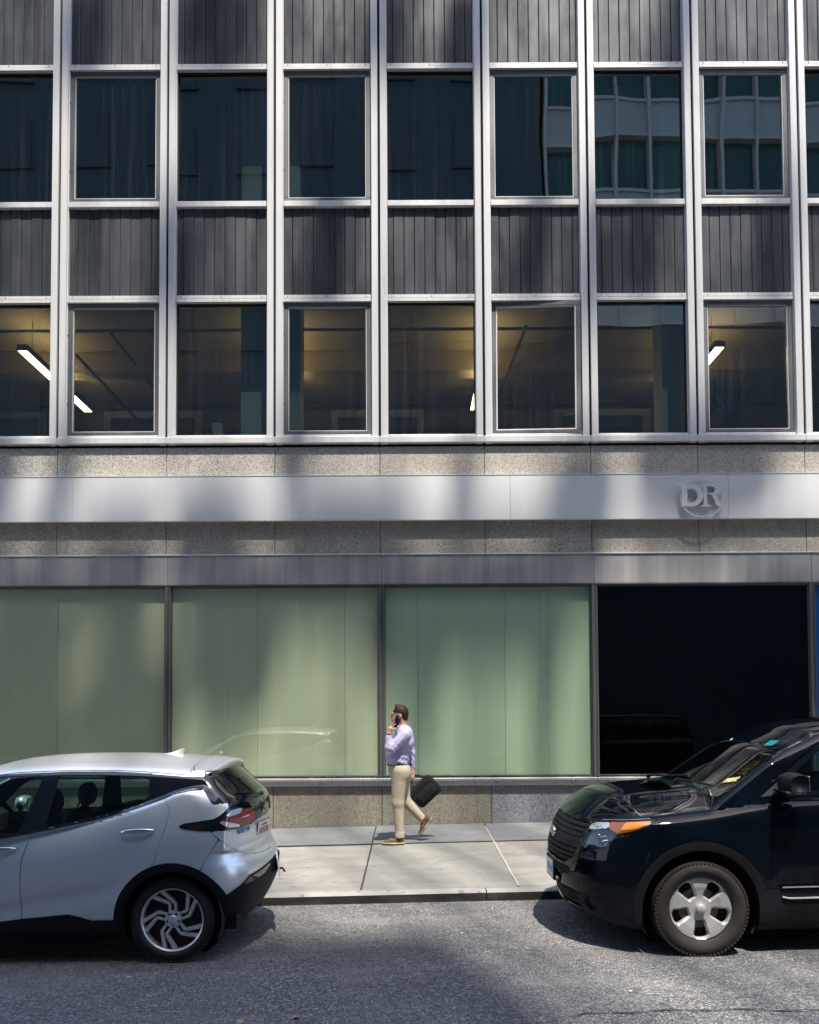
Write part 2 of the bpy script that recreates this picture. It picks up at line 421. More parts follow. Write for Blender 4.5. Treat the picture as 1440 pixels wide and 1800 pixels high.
M['glass_shop']=glassmat('shop_glass',(.92,.95,.92),1.55,1.0,.002,((.75,.74,.66),(20,20,.10),.64,.74,.20),dust=.0)
M['glass_dark']=glassmat('black_shop_glass',(.5,.5,.5),1.5,.9,.002)
def m_panel(name,c0,c1):
    m,nt,b,o=newmat(name); v=coord(nt,(.8,.8,.45),world=True)
    c=mix(nt,noise(nt,v,1,4,.55),c0,c1); st=noise(nt,coord(nt,(8,8,.25),world=True),1,3,.6)
    c=mix(nt,ramp(nt,st,[(.5,0),(.75,.25)]),c,(.50,.50,.36)); L(nt,c,b.inputs['Base Color']); b.inputs['Roughness'].default_value=.5; return m
M['panel_olive']=m_panel('olive_green_panel',(.48,.51,.37),(.68,.67,.51)); M['panel_green']=m_panel('pale_green_panel',(.46,.58,.43),(.65,.74,.59))
M['panel_mid']=m_panel('sage_panel',(.47,.53,.39),(.70,.71,.56))
M['panel_black']=simple('black_panel',(.004,.005,.007),.3); M['panel_blue']=simple('blue_panel',(.01,.14,.62),.5)
M['room']=simple('room_wall',(.20,.15,.11),.9,var=(1.5,.3)); M['ceiling']=simple('room_ceiling',(.44,.33,.20),.9,var=(2,.3)); M['floor']=simple('room_floor',(.10,.09,.08),.8)
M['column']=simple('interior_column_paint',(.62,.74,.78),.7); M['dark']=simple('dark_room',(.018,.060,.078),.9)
M['tube']=emis('fluorescent_tube',(1.0,.76,.42),16); M['housing']=simple('lamp_housing',(.05,.045,.04),.5)
M['leaf']=simple('plant_leaf',(.02,.05,.03),.5); M['pot']=simple('pot',(.08,.07,.06),.6); M['white']=simple('white_plastic',(.72,.73,.72),.4)
# ------------------------------------------------------------------ ground
def G(X,Y):
    """ground height: the street climbs gently to the right; the carriageway falls to the gutter"""
    X=max(-16,min(16,X)); t=min(1,max(0,(Y-6.2)/(8.1-6.2)))
    return (.009+.0085*t)*X+(.015-.027*t)
def GS(X,Y):
    X=max(-16,min(16,X)); t=(Y-8.1)/4.0
    return .0185*X+.084+.091*t
gb=MB(); gb.box(-700,-700,-1.2,700,700,-.9); tag(gb.build('ground',simple('far_ground',(.12,.12,.12),.9)),kind='structure')
def road():
    xs=[-120,-60]+[-30+.25*i for i in range(241)]+[60,120]; ys=[-6.5,-3,0,2]+[3+.25*i for i in range(21)]+[8.12]
    V=[];F=[]
    for y in ys:
        for x in xs:
            z=G(x,y)+(.006*math.sin(x*1.3+y*.7)*math.sin(y*1.9) if 2<y<8 else 0); V.append((x,y,z))
    n=len(xs)
    for j in range(len(ys)-1):
        for i in range(n-1): F.append((j*n+i,j*n+i+1,(j+1)*n+i+1,(j+1)*n+i))
    return tag(mesh('road',V,F,M['asphalt'],smooth=True),kind='structure')
road()
# near pavement on the photographer's side
mb=MB(); mb.box(-120,-8.0,-.6,120,-6.5,.10); tag(mb.build('near_sidewalk',M['walk']),kind='structure')
SWK=empty('sidewalk',(0,8.1,0),kind='structure')
def slab(name,x0,y0,x1,y1,fz,mat,parent,oy=0,th=.12,bev=.006,jz=0):
    c=[(x0,y0),(x1,y0),(x1,y1),(x0,y1)]; b=bev
    top=[(x+(b if x==x0 else -b),y+(b if y==y0 else -b)) for x,y in c]
    V=[(x,y-oy,fz(x,y)-th) for x,y in c]+[(x,y-oy,fz(x,y)+jz-b) for x,y in c]+[(x,y-oy,fz(x,y)+jz) for x,y in top]
    F=[(0,1,5,4),(1,2,6,5),(2,3,7,6),(3,0,4,7),(4,5,9,8),(5,6,10,9),(6,7,11,10),(7,4,8,11),(8,9,10,11)]
    return mesh(name,V,F,mat,parent)
mb=MB(); V=[(x,y-8.1,GS(x,y)-.03) for y in (8.12,12.3) for x in (-120,-16,16,120)]; mb.add(V,[(0,1,5,4),(1,2,6,5),(2,3,7,6)]); mb.build('bedding',M['joint'],SWK)
xb=[-13.05+1.57*i for i in range(18)]
for i in range(17):
    a,b_=xb[i],xb[i+1]
    off=1.075-(-13.05+1.57*9)
    a+=off;b_+=off; g=.009
    slab('front_slab',a+g,8.27,b_-g,10.672,GS,M['walk'],SWK,8.1,jz=rnd.uniform(-.004,.004))
    slab('back_slab',a+g,10.708,b_-g,12.06,GS,M['walk_blue'],SWK,8.1,jz=.014+rnd.uniform(-.003,.003)); slab('joint_filler',a+g,10.680,b_-g,10.706,GS,M['joint'],SWK,8.1,jz=.010,bev=.003)
    xx=b_
    if abs(xx-1.075)<.1:
        V=[(xx+dx*.75+.0025*math.sin(q*2.1),8.27+q*.3-8.1,GS(xx,8.27+q*.3)+.0055) for q in range(13) for dx in (-.017,.017)]
        mesh('joint_mortar',V,[(2*k,2*k+1,2*k+3,2*k+2) for k in range(12)],M['mortar'],SWK)
for x in (-66,66):
    mb=MB(); s=-1 if x<0 else 1; V=[(s*14,.17,GS(s*14,8.27)),(s*120,.17,GS(s*120,8.27)),(s*120,3.96,GS(s*120,12.06)),(s*14,3.96,GS(s*14,12.06))]
    mb.add(V,[(0,1,2,3) if s>0 else (1,0,3,2)]); mb.build('far_pavement',M['walk'],SWK)
KB=empty('kerb',(0,8.1,0),kind='structure')
for i in range(-6,7):
    a=.74+2.35*i; b_=a+2.35
    x0,x1=a+.006,b_-.006; jz=rnd.uniform(-.004,.004)
    prof=[(.0,-.35),(.004,-.0),(.012,.072),(.03,.088),(.16,.090),(.16,-.35)]
    V=[];n=len(prof)
    for x in (x0,x1):
        for y,z in prof: V.append((x,y,(.0185*max(-16,min(16,x)))+z-.006+jz+(G(x,8.1)-.0185*x+.0 if z<.05 and z>-.1 else 0)))
    F=[(k,(k+1)%n,n+(k+1)%n,n+k) for k in range(n)]+[list(range(n))[::-1],list(range(n,2*n))]
    mi=[1,1]+[0]*(len(F)-2)
    mesh('kerb_stone',V,F,None,KB,mats=[M['kerb'],M['kerbface']],mi=mi)
# ------------------------------------------------------------------ office building
BLD=empty('office_building',(0,12.1,0),'four storey office block with pale metal mullions, dark ribbed panels and a green glass shopfront','building')
BX=[-10.02,-8.42,-6.80,-5.195,-3.58,-1.978,-.42,1.127,2.70,4.285,5.87,7.46,9.05,10.64]
def P(name,mb,mat,par=BLD,**k):
    o=mb.build(name,mat,par,**k); o.data.transform(Matrix.Translation((0,-12.1,0))) if par is BLD else None; return o
YM,YG,YB=12.05,12.17,12.135
ROWS_W=[(5.945,7.955),(9.492,11.519),(13.04,15.06)]; ROWS_S=[(8.059,9.405),(11.608,12.95)]
TOPZ=15.4
# mullions
mb=MB()
for s in (-1,1):
    a,b_=(.0185,.113) if s>0 else (-.113,-.0185)
    mb.cbox(a,YM-12.1,5.80,b_,.16,TOPZ,.004)
    e=.113*s; mb.box(min(e,e+s*.012),YM-12.1+.045,5.90,max(e,e+s*.012),.16,TOPZ,0)
mb.box(-.0183,.0,5.80,.0183,.16,TOPZ,1)
mul=mb.build('mullion',[M['alu'],M['gap']],BLD,loc=(BX[0],0,0))
for x in BX[1:]:
    inst(mul,BLD,(x,0,0))
# rails
def rail(z0,z1,kind):
    for i in range(len(BX)-1):
        x0,x1=BX[i]+.1265,BX[i+1]-.1265; mb=MB()
        if kind=='double':
            zm=(z0+z1)/2; mb.box(x0,12.085,zm+.006,x1,12.24,z1); mb.box(x0,12.10,zm-.006,x1,12.24,zm+.006,1); mb.box(x0,12.075,z0,x1,12.24,zm-.006)
            for q in (.05,.5,.95): mb.box(x0+(x1-x0)*q-.006,12.082,zm+.018,x0+(x1-x0)*q+.006,12.086,zm+.030,1)
        else: mb.cbox(x0,12.075,z0,x1,12.24,z1,.006)
        P('rail',mb,[M['alu'],M['gap']])
rail(5.902,5.945,'s'); rail(7.955,8.059,'double'); rail(9.405,9.492,'s'); rail(11.519,11.608,'double'); rail(12.95,13.04,'s'); rail(15.06,15.16,'double')
# sill band
for i in range(len(BX)-1):
    mb=MB(); mb.cbox(BX[i]+.002,12.02,5.808,BX[i+1]-.002,12.24,5.899,.005); P('sill_rail',mb,M['alu'])
mb=MB(); mb.box(BX[0],12.13,5.76,BX[-1],12.24,5.81); P('shadow_gap',mb,M['gap'])
# spandrel boards
mb=MB()
for z0,z1 in ROWS_S: mb.box(BX[0],12.16,z0+.001,BX[-1],12.24,z1-.001)
P('spandrel_backing',mb,M['gap'])
BWD=.157
bmesh_cache={}
def board(w,h):
    k=(round(w,3),round(h,3))
    if k not in bmesh_cache:
        b=MB(); b.v=[]; t=.022; e=.006
        b.add([(e,0,0),(w-e,0,0),(w-e,0,h),(e,0,h),(0,e,0),(w,e,0),(w,e,h),(0,e,h),(0,t,0),(w,t,0),(w,t,h),(0,t,h)],
              [(0,1,2,3),(4,0,3,7),(1,5,6,2),(8,4,7,11),(5,9,10,6),(3,2,6,7),(7,6,10,11),(4,5,1,0),(8,9,5,4)])
        o=b.build('spandrel_board',M['board'],BLD); bmesh_cache[k]=o; return o,True
    return bmesh_cache[k],False
rest=MB(); notch=MB()
for ri,(z0,z1) in enumerate(ROWS_S):
    for i in range(len(BX)-1):
        x0,x1=BX[i]+.127,BX[i+1]-.127; x=x0-(.03 if i%2 else .07); 
        vis=2<=i<=10 
        while x<x1-.02:
            a=max(x,x0)+.0035; b_=min(x+BWD,x1)-.0035; h=z1-z0-.004
            if b_-a>.02:
                jy=rnd.uniform(-.004,.004)
                if vis:
                    o,new=board(round(b_-a,2),h); o=o if new else inst(o,BLD)
                    o.location=(a,YB-12.1+jy,z0+.002); o.rotation_euler=(rnd.uniform(-.002,.002),0,rnd.uniform(-.012,.012))
                else: rest.box(a,YB+jy,z0+.002,b_,YB+.022,z1-.002)
                notch.box(b_-.004,YB-.006,z1-.05,b_+.011,YB+.01,z1-.001)
            x+=BWD
o=P('outer_spandrel_board',rest,M['board']); o['kind']='stuff'
o=P('weep_notch',notch,M['gap']); o['kind']='stuff'
# windows
OPEN=None
for ri,(z0,z1) in enumerate(ROWS_W):
    for i in range(len(BX)-1):
        x0,x1=BX[i]+.1265,BX[i+1]-.1265
        sash=(i%2==0) if ri<3 else False      # alternate bays carry a hinged sash
        sash=(i in (4-0,6,8,10) or i in (2,12,0)) and False or ((i-3)%2==0)
        cx,cz=(x0+x1)/2,(z0+z1)/2
        w,h=x1-x0,z1-z0
        mb=MB()
        if sash:
            fw=.068
            op=(i==7 and ri==0)
            yo=-.035 if not op else -.05
            for bx in ((-w/2,-h/2,w/2,-h/2+fw),(-w/2,h/2-fw,w/2,h/2),(-w/2,-h/2+fw,-w/2+fw,h/2-fw),(w/2-fw,-h/2+fw,w/2,h/2-fw)):
                mb.cbox(bx[0]+.001,yo,bx[1]+.001,bx[2]-.001,.05,bx[3]-.001,.004)
            q=.010 if not op else .016
            for bx in ((-w/2+fw,-h/2+fw,w/2-fw,-h/2+fw+q),(-w/2+fw,h/2-fw-q*.6,w/2-fw,h/2-fw),(-w/2+fw,-h/2+fw+q,-w/2+fw+q,h/2-fw-q),(w/2-fw-q,-h/2+fw+q,w/2-fw,h/2-fw-q)):
                mb.box(bx[0],yo+.008,bx[1],bx[2],.03,bx[3],1)
            # hinges on the left edge
            for hz in (-h*.26,h*.26): mb.cbox(-w/2-.010,yo-.012,hz-.02,-w/2+.006,yo+.005,hz+.02,.003,2)
            fr=mb.build('window',[M['alu_dark'],M['sash_inner'] if op else M['alu'],M['black']],BLD,loc=(cx,YG-12.1-.02,cz))
            if op: fr.rotation_euler=(0,.004,math.radians(-3.0)); 
            f=fw+.001
            mb=MB(); mb.box(-w/2+f,-.001,-h/2+f,w/2-f,.005,h/2-f)
            pn=mb.build('pane',M['glass_up'],fr)
        else:
            g=.012
            for bx in ((-w/2,-h/2,w/2,-h/2+g),(-w/2,h/2-g,w/2,h/2),(-w/2,-h/2+g,-w/2+g,h/2-g),(w/2-g,-h/2+g,w/2,h/2-g)): mb.box(bx[0],-.03,bx[1],bx[2],.05,bx[3])
            fr=mb.build('window',M['black'],BLD,loc=(cx,YG-12.1,cz))
            mb=MB(); mb.box(-w/2+g,0,-h/2+g,w/2-g,.006,h/2-g); pn=mb.build('pane',M['glass_up'],fr)
        pn.rotation_euler=(rnd.uniform(-.004,.004),0,rnd.uniform(-.006,.006))
# granite, fascia, frieze
def slabs(name,xs,z0,z1,y0,mat,g=.004,j=.0025):
    for a,b_ in zip(xs[:-1],xs[1:]):
        mb=MB(); mb.cbox(a+g,y0+rnd.uniform(-j,j),z0,b_-g,12.24,z1,.004); P(name,mb,mat)
slabs('granite_slab',BX,5.322,5.76,12.085,M['granite'])
slabs('granite_slab',BX,4.150,5.310,12.085,M['granite2'])
FX=[-11.3,-8.13,-4.93,-1.71,1.49,4.69,7.9,11.1]
slabs('fascia_panel',FX,4.652,5.300,11.985,M['fascia'],.0012,0)
for a,b_ in zip(FX[:-1],FX[1:]):
    mb=MB(); mb.box(a+.002,11.98,4.640,b_-.002,12.0,4.6515); mb.box(a+.002,11.98,5.3005,b_-.002,12.0,5.312); P('fascia_edge',mb,M['alu'])
SX=[-9.85,-6.70,-3.549,-.405,2.721,5.919,9.10]
slabs('frieze_panel',[-10.1]+SX[1:-1]+[10.8],3.712,4.150,12.055,M['frieze'],.0025,.002)
mb=MB(); mb.box(-10.1,12.04,4.146,10.8,12.10,4.162); P('frieze_trim',mb,M['alu'])
mb=MB(); mb.box(-10.1,12.045,3.697,10.8,12.24,3.710); P('frieze_drip',mb,M['alu_dark'])
# shopfront
for i,x in enumerate(SX):
    mb=MB(); mb.cbox(x-.037,12.05,.892,x+.037,12.30,3.696,.005); mb.box(x+.012,12.044,.893,x+.018,12.05,3.69,1)
    P('shop_mullion',mb,[M['shopmul'],M['gap']])
kinds=['olive','olive','mid','green','black','blue']
joints=[[-8.2],[-5.19],[-2.24,-.95],[.125,1.405],[],[7.5]]
for i in range(len(SX)-1):
    x0,x1=SX[i]+.0375,SX[i+1]-.0375; z0,z1=.892,3.696; k=kinds[i]
    mb=MB(); g=.014
    for bx in ((x0,z0,x1,z0+g),(x0,z1-g-.01,x1,z1),(x0,z0+g,x0+g,z1-g),(x1-g,z0+g,x1,z1-g)): mb.box(bx[0]-0,12.085,bx[1],bx[2],12.30,bx[3])
    fr=P('shop_window',mb,M['shopmul'])
    mb=MB(); mb.box(x0+g,12.110,z0+g,x1-g,12.116,z1-g-.011); mb.v=[(a,b-12.1,c) for a,b,c in mb.v]; mb.build('pane',M['glass_dark'] if k in('black',) else M['glass_shop'],fr)
    js=[x0+g]+joints[i]+[x1-g]
    for a,b_ in zip(js[:-1],js[1:]):
        mb=MB(); mb.cbox(a+.002,12.140+rnd.uniform(-.002,.002),z0+g,b_-.002,12.165,z1-g-.011,.002); mb.v=[(p,b-12.1,c) for p,b,c in mb.v]
        mb.build('backing_panel',M['panel_'+k],fr)
mb=MB(); mb.box(-10.1,12.262,.7,10.8,12.30,3.8); P('backing_wall',mb,M['gap'])
# sill below the shopfront: sloped bright nose and darker face
for a,b_ in zip([-10.1]+SX[1:-1],SX[1:-1]+[10.8]):
    mb=MB(); 
    prof=[(12.30,.890),(12.02,.872),(12.0,.862),(12.0,.835),(12.03,.828),(12.03,.760),(12.30,.760)]
    V=[(x,y-12.1,z) for x in (a+.002,b_-.002) for y,z in prof]; n=7
    mb.add(V,[(q,(q+1)%n,n+(q+1)%n,n+q) for q in range(n)]+[list(range(n))[::-1],list(range(n,2*n))]); mb.build('shop_sill',M['sillmetal'],BLD)
bxs=[-10.02,-8.42,-6.80,-5.19,-3.58,-2.0,-.41,1.19,2.75,4.30,5.88,7.46,9.05,10.64]
for a,b_ in zip(bxs[:-1],bxs[1:]):
    mb=MB(); mb.cbox(a+.004,12.085+rnd.uniform(-.002,.002),-.3,b_-.004,12.3,.757,.004); P('base_slab',mb,M['granite_blue'] if a>1 else M['granite_base'])
# structure behind the skin, roof, side walls
mb=MB(); mb.box(-10.1,12.24,-.3,10.8,12.6,5.80); mb.box(-10.1,12.24,8.08,10.8,12.5,9.40); mb.box(-10.1,12.24,11.62,10.8,12.5,12.94); mb.box(-10.1,12.24,15.1,10.8,12.6,15.4)
for x0,x1 in ((-10.4,-10.1),(10.8,11.1)): mb.box(x0,12.05,-.3,x1,24,15.4)
mb.box(-10.1,23.7,-.3,10.8,24,15.4); mb.box(-10.1,12.6,15.2,10.8,23.7,15.4)
P('wall',mb,simple('building_mass',(.25,.24,.22),.9))
mb=MB(); mb.box(-10.1,12.6,5.2,10.8,23.7,5.3); P('office_floor',mb,M['floor'])
mb=MB(); mb.box(-10.1,12.5,8.32,10.8,23.7,8.45); 
for y in (14.6,17.6,20.6): mb.box(-10.1,y,7.95,10.8,y+.35,8.32)
P('office_ceiling',mb,M['ceiling'])
mb=MB(); mb.box(-10.1,21.5,5.3,10.8,21.6,8.3); P('office_wall',mb,M['room'])
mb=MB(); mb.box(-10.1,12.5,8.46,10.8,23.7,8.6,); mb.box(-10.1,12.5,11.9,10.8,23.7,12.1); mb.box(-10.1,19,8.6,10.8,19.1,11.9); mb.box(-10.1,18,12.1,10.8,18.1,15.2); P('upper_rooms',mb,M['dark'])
for x0,x1,t in ((-2.58,-1.66,0),(3.92,4.50,0)):
    for z0,z1 in ((5.3,8.32),(8.6,11.9)):
        mb=MB(); mb.cbox(x0,12.55,z0,x1,13.0,z1,.01); P('interior_column',mb,M['column'])
for x0,x1 in ((-6.35,-4.32),(-1.6,.33),(3.05,5.05),(-9.5,-7.6)):
    mb=MB(); z0,z1=7.2,8.12; w=.14; y0=17.0
    mb.box(x0,y0,z0,x1,y0+.08,z0+w); mb.box(x0,y0,z1-w,x1,y0+.08,z1); mb.box(x0,y0,z0+w,x0+w,y0+.08,z1-w); mb.box(x1-w,y0,z0+w,x1,y0+.08,z1-w); P('partition_frame',mb,M['column'])
for pts in ([(-5.3,13,7.56),(-5.3,16.2,7.56)],[(-4.9,13.4,8.1),(-4.9,20,8.1)],[(1.9,13,8.0),(1.6,19,7.9)],[(-8,13.2,8.05),(9,13.2,8.05)],[(-8,15.8,7.75),(9,15.8,7.75)]):
    mb=MB(); mb.tube(pts,.026,8); P('ceiling_pipe',mb,M['housing'])
for k,x in enumerate((-6.2,1.28,5.02,-2.12)):
    mb=MB(); t=empty('pendant_lamp',(x,14.5,7.72),['long lit linear lamp seen through the far left office windows','linear office lamp whose lit end shows at the left edge of the open sash','lit linear lamp in the right office window with the plants','linear office lamp behind the pale interior column left of centre'][k],'ceiling lamp','linear lamps under the office ceiling')
    mb.cbox(-.085,-1.45,-.05,.085,1.3,.05,.004); mb.build('housing',M['housing'],t)
    mb=MB(); mb.box(-.07,-1.43,-.058,.07,1.28,-.0505); mb.box(-.05,-1.40,.0505,.05,1.25,.056); mb.build('tube',M['tube'],t)
    mb=MB()
    for y in (-1.1,1.0): mb.tube([(0,y,.05),(0,y,.6)],.006,5)
    mb.build('hanger',M['housing'],t)
# things at the office windows
t=empty('monitor',(-2.87,12.50,5.93),'small pale screen leaning against the inside of an office window','monitor')
mb=MB(); mb.cbox(-.10,-.02,.02,.06,.02,.34,.01); mb.build('screen',M['white'],t); mb=MB(); mb.cbox(-.12,-.08,-.63,.12,.08,.02,.01); mb.build('stand',M['housing'],t); t.rotation_euler=(0,math.radians(-8),math.radians(20))
def plant(x,y,z,n,h,lab,seed,hang=False):
    r=random.Random(seed); t=empty('potted_plant',(x,y,z),lab,'plant'); mb=MB()
    mb.lathe_z([(0,0),(.10,0),(.13,.22),(.115,.22),(.11,.19),(0,.19)],14); mb.build('pot',M['pot'],t)
    for k in range(n):
        a=r.uniform(0,6.28); l=h*r.uniform(.6,1.05); w=r.uniform(.02,.04); lean=r.uniform(.15,.75); V=[];m=8
        for q in range(m+1):
            s=q/m; rr=lean*l*s**1.6; zz=.2+l*(s-(.45 if lean>.5 else .15)*s*s); ww=w*math.sin(math.pi*min(1,.12+s*.88))
            for d in (-1,1): V.append((rr*math.cos(a)-d*ww*math.sin(a),rr*math.sin(a)+d*ww*math.cos(a),zz))
        mesh('leaf',V,[(2*q,2*q+1,2*q+3,2*q+2) for q in range(m)],M['leaf'],t,smooth=True)
plant(5.15,12.95,5.93,16,1.15,'leafy plant in a pot behind the office window at the right',3)
plant(4.75,12.9,5.93,10,.65,'low dark plant beside the tall one in the right office window',5)
# DR sign
sg=empty('logo_sign',(4.285,11.985,4.965),'raised pale letters D and R inside a thin ring on the metal fascia','sign')
def ringpoly(outer,inner,y0,y1,mb,m=0):
    n=len(outer); V=[(x,y,z) for y in (y0,y1) for x,z in outer]+[(x,y,z) for y in (y0,y1) for x,z in inner]
    F=[]
    for i in range(n):
        j=(i+1)%n; F+=[(i,j,2*n+j,2*n+i),(n+j,n+i,3*n+i,3*n+j),(j,i,n+i,n+j),(2*n+i,2*n+j,3*n+j,3*n+i)]
    mb.add(V,F,m)
S=1/12/120.7
def pix(pts): return [((x-640)*S,(632-y)*S) for x,y in pts]
def arc(cx,cy,rx,ry,a0,a1,n): return [(cx+rx*math.cos(math.radians(a0+(a1-a0)*k/(n-1))),cy-ry*math.sin(math.radians(a0+(a1-a0)*k/(n-1)))) for k in range(n)]
outer=[(200,855),(200,700),(200,560),(200,400)]+arc(430,628,230,228,90,-90,20); inner=[(320,780),(320,700),(320,560),(320,490)]+arc(420,635,125,145,90,-90,20)
mb=MB(); ringpoly(pix(outer)[::-1],pix(inner)[::-1],-.070,-.006,mb); mb.build('letter_d',M['fascia'],sg)
mb=MB(); mb.prism_y(pix([(665,858),(740,858),(740,400),(665,400)]),-.067,-.006)
mb.prism_y(pix([(608,862),(815,862),(815,835),(741,832),(741,838),(664,838),(608,835)]),-.0675,-.0062)
ringpoly(pix([(741,400),(741,600)]+[(800,603)]+arc(870,505,130,112,-80,85,16)+[(800,385)])[::-1],pix([(742,430),(742,575)]+[(800,578)]+arc(830,505,80,75,-80,85,16)+[(800,430)])[::-1],-.066,-.006,mb)
mb.prism_y(pix([(800,604),(900,604),(945,640),(985,760),(1050,850),(985,858),(930,820),(890,700),(850,625)]),-.0655,-.006); mb.build('letter_r',M['fascia'],sg)
mb=MB(); a=[i*2*math.pi/64 for i in range(64)]
ringpoly([(.325*math.cos(t),.318*math.sin(t)) for t in a],[(.313*math.cos(t),.306*math.sin(t)) for t in a],-.060,-.040,mb); 
for ang in (113,48,262,335): 
    t_=math.radians(ang); mb.tube([(.319*math.cos(t_),-.06,.312*math.sin(t_)),(.319*math.cos(t_),0,.312*math.sin(t_))],.006,6)
mb.build('ring',M['fascia'],sg,smooth=False)
# ------------------------------------------------------------------ across the street, behind the camera
M['brick']=simple('dark_masonry',(.050,.095,.125),.85,var=(2,.3)); M['tower_glass']=simple('green_curtain_glass',(.02,.105,.10),.15,var=(.3,.5)); M['tower_pale']=simple('pale_tower_metal',(.52,.55,.57),.5); M['tower_span']=simple('tower_spandrel',(.42,.50,.52),.4,var=(.4,.2))
T1=empty('masonry_office_tower',(-12,-8,0),'dark masonry office tower across the street behind the photographer','building')
mb=MB(); mb.box(-20,-14,0,17.4,0,32); mb.build('wall',M['brick'],T1)
T3=empty('shade_tower',(-10,-30,0),'tall stone high rise two blocks behind the photographer','building'); mb=MB(); mb.box(-40,-12,0,23.1,0,92.0); mb.box(-38,-11,92,18,-3,95); mb.build('wall',M['brick'],T3)  # added unseen tower, set far back to shade the left carriageway softly
wm=MB(); wm.box(-.65,0,-1,.65,.06,1,0); wm.box(-.75,0,-1.12,.75,.12,-1.0,0)
first=None
for fl in range(8):
    for c in range(12):
        loc=(-18.4+3*c,.0,3+3.6*fl)
        if first is None: first=wm.build('window',[simple('tower_window',(.035,.07,.09),.4),M['tower_pale']],T1,loc=loc)
        else: inst(first,T1,loc)
T2=empty('glass_tower',(5.6,-8,0),'green glass curtain wall tower across the street behind the photographer','building')
mb=MB(); mb.box(0,-14,0,34,-.3,31); mb.build('wall',M['tower_glass'],T2)
mb=MB(); g=MB(); mb.box(-.0,-.3,0,34,-.02,17.2,2)
for fl in range(4,8): 
    z=2.2+3.75*fl; mb.box(0,-.3,z,34,-.06,z+1.5,1); mb.box(0,-.3,z-.05,34,.03,z+.07,0); mb.box(0,-.3,z+1.45,34,.03,z+1.57,0)
for c in range(24): mb.box(1.45*c-.06,-.3,17.2,1.45*c+.06,.10,31,0)
mb.build('curtain_wall',[M['tower_pale'],M['tower_span'],M['brick']],T2)
# added blockers, unseen: they break the sun into soft patches on the facade
tF=(12.08+10)/(-SUN_DIR.y); OX,OZ=SUN_DIR.x*tF,SUN_DIR.z*tF
BLOCKERS=[ # (facade X, facade Z, half width, half height)
 (-5.15,5.1,.16,.9),(-5.6,2.9,.6,.7),(-4.1,1.8,.7,.6),(-6.6,8.7,.5,.7),(-4.9,12.0,.4,.5),
 (-2.6,2.75,.65,.75),(-1.0,3.75,.9,.40),(-3.5,8.6,.35,.5),
 (-.1,3.25,.55,.40),(1.15,3.35,.70,.30),(2.05,3.15,.30,.5),(-5.9,1.2,.9,.8),(-4.3,3.6,.5,.25),
 (.25,2.3,.15,1.0),(.75,4.9,.13,.6),(1.3,3.5,.6,.30),(-.3,12.1,.4,.4),
 (2.0,2.2,.14,1.2),(2.5,4.5,.45,.7),(4.3,5.0,1.0,.6),(1.9,8.6,.3,.5),
 (-2.9,12.3,.6,.45),(-1.2,8.9,.35,.8),(.9,11.9,.4,.6),(-6.3,5.0,.5,.7),(-1.7,5.6,.25,.5),(-3.0,3.9,.5,.3),(2.7,8.2,.25,.7),
 (3.5,8.9,.35,.5),(4.1,12.1,.3,.6),(5.5,8.7,.3,.6),(5.6,2.6,.9,.8)]
M['blocker_post']=simple('blocker_metal',(.4,.4,.4),.5,.5)
for k,(fx,fz,hw,hh) in enumerate(BLOCKERS):
    t=empty('sun_blocker',(fx+OX,-10+.02*(k%7),31.0 if fx+OX>5.6 else 31.9),'slim roof mast with a white drum, high above the street behind the photographer','antenna','roof antenna masts behind the photographer')
    z=fz+OZ-t.location.z
    mb=MB(); mb.tube([(0,.1,0),(0,.1,z-hh*.5)],.045,8); mb.build('blocker_post',M['blocker_post'],t)
    mb=MB(); prof=[(0,-.25),(.96,-.25),(1,-.2),(1,.2),(.96,.25),(0,.25)]
    mb.lathe_y(prof,24); mb.v=[(x*hw*1.08,y,q*hh*1.08) for x,y,q in mb.v]; mb.build('blocker_disc',M['white'],t,loc=(0,0,z))
# masonry roof edge stays bare, no screen

# sealed crack and a worn utility mark on the carriageway
V=[];n=40
for k in range(n+1):
    x=1.0+2.6*k/n; y=5.03+.012*math.sin(k*.9)+.006*math.sin(k*2.3)+.05*math.sin(k*.13); w=.006+.003*math.sin(k*1.7)
    for d in (-w,w): V.append((x,y+d,G(x,y)+.0065*1+.006*math.sin(x*1.3+y*.7)*math.sin(y*1.9)+.002))
tag(mesh('road_crack',V,[(2*k,2*k+1,2*k+3,2*k+2) for k in range(n)],M['joint']),kind='structure')
# ---------- silver hatchback: rear wheel centre at x=0, nose towards -x, near side y<0
BW=Spl([(-3.5,.74),(-3.2,.82),(-2.9,.865),(-2.4,.878),(-1.2,.875),(-.6,.872),(0,.88),(.2,.872),(.4,.845),(.55,.80),(.7,.74)])
BB=Spl([(-3.5,.80),(-3.0,.90),(-2.5,.93),(-1.8,.915),(-1.33,.925),(-1.09,.965),(-.73,1.033),(-.5,1.084),(-.29,1.142),(-.09,1.208),(.02,1.25),(.2,1.278),(.4,1.25),(.7,1.15)])
BP=Spl([(-1.15,-.12),(-1.0,-.07),(-.85,-.032),(-.72,-.018),(-.64,-.012),(-.55,-.020),(-.46,-.006),(-.38,0),(-.30,-.003),(-.22,-.012),(-.14,-.028),(-.07,-.050),(0,-.082),(.2,-.15)])
BPR=Spl([(-1.2,-.12),(-1.0,-.06),(-.8,-.02),(-.6,0),(-.45,-.002),(-.34,-.012),(-.26,-.028),(-.2,-.040),(-.1,-.060),(0,-.085),(.2,-.14)])
BR=Spl([(0.0,.30),(.10,.36),(.18,.44),(.25,.50),(.38,.58),(.50,.625),(.60,.632),(.68,.615),(.74,.58),(.86,.555),(1.0,.55),(1.12,.54),(1.3,.40)])
BF=Spl([(0.0,-3.2),(.2,-3.38),(.5,-3.42),(.7,-3.40),(.85,-3.32),(1.0,-3.1)])
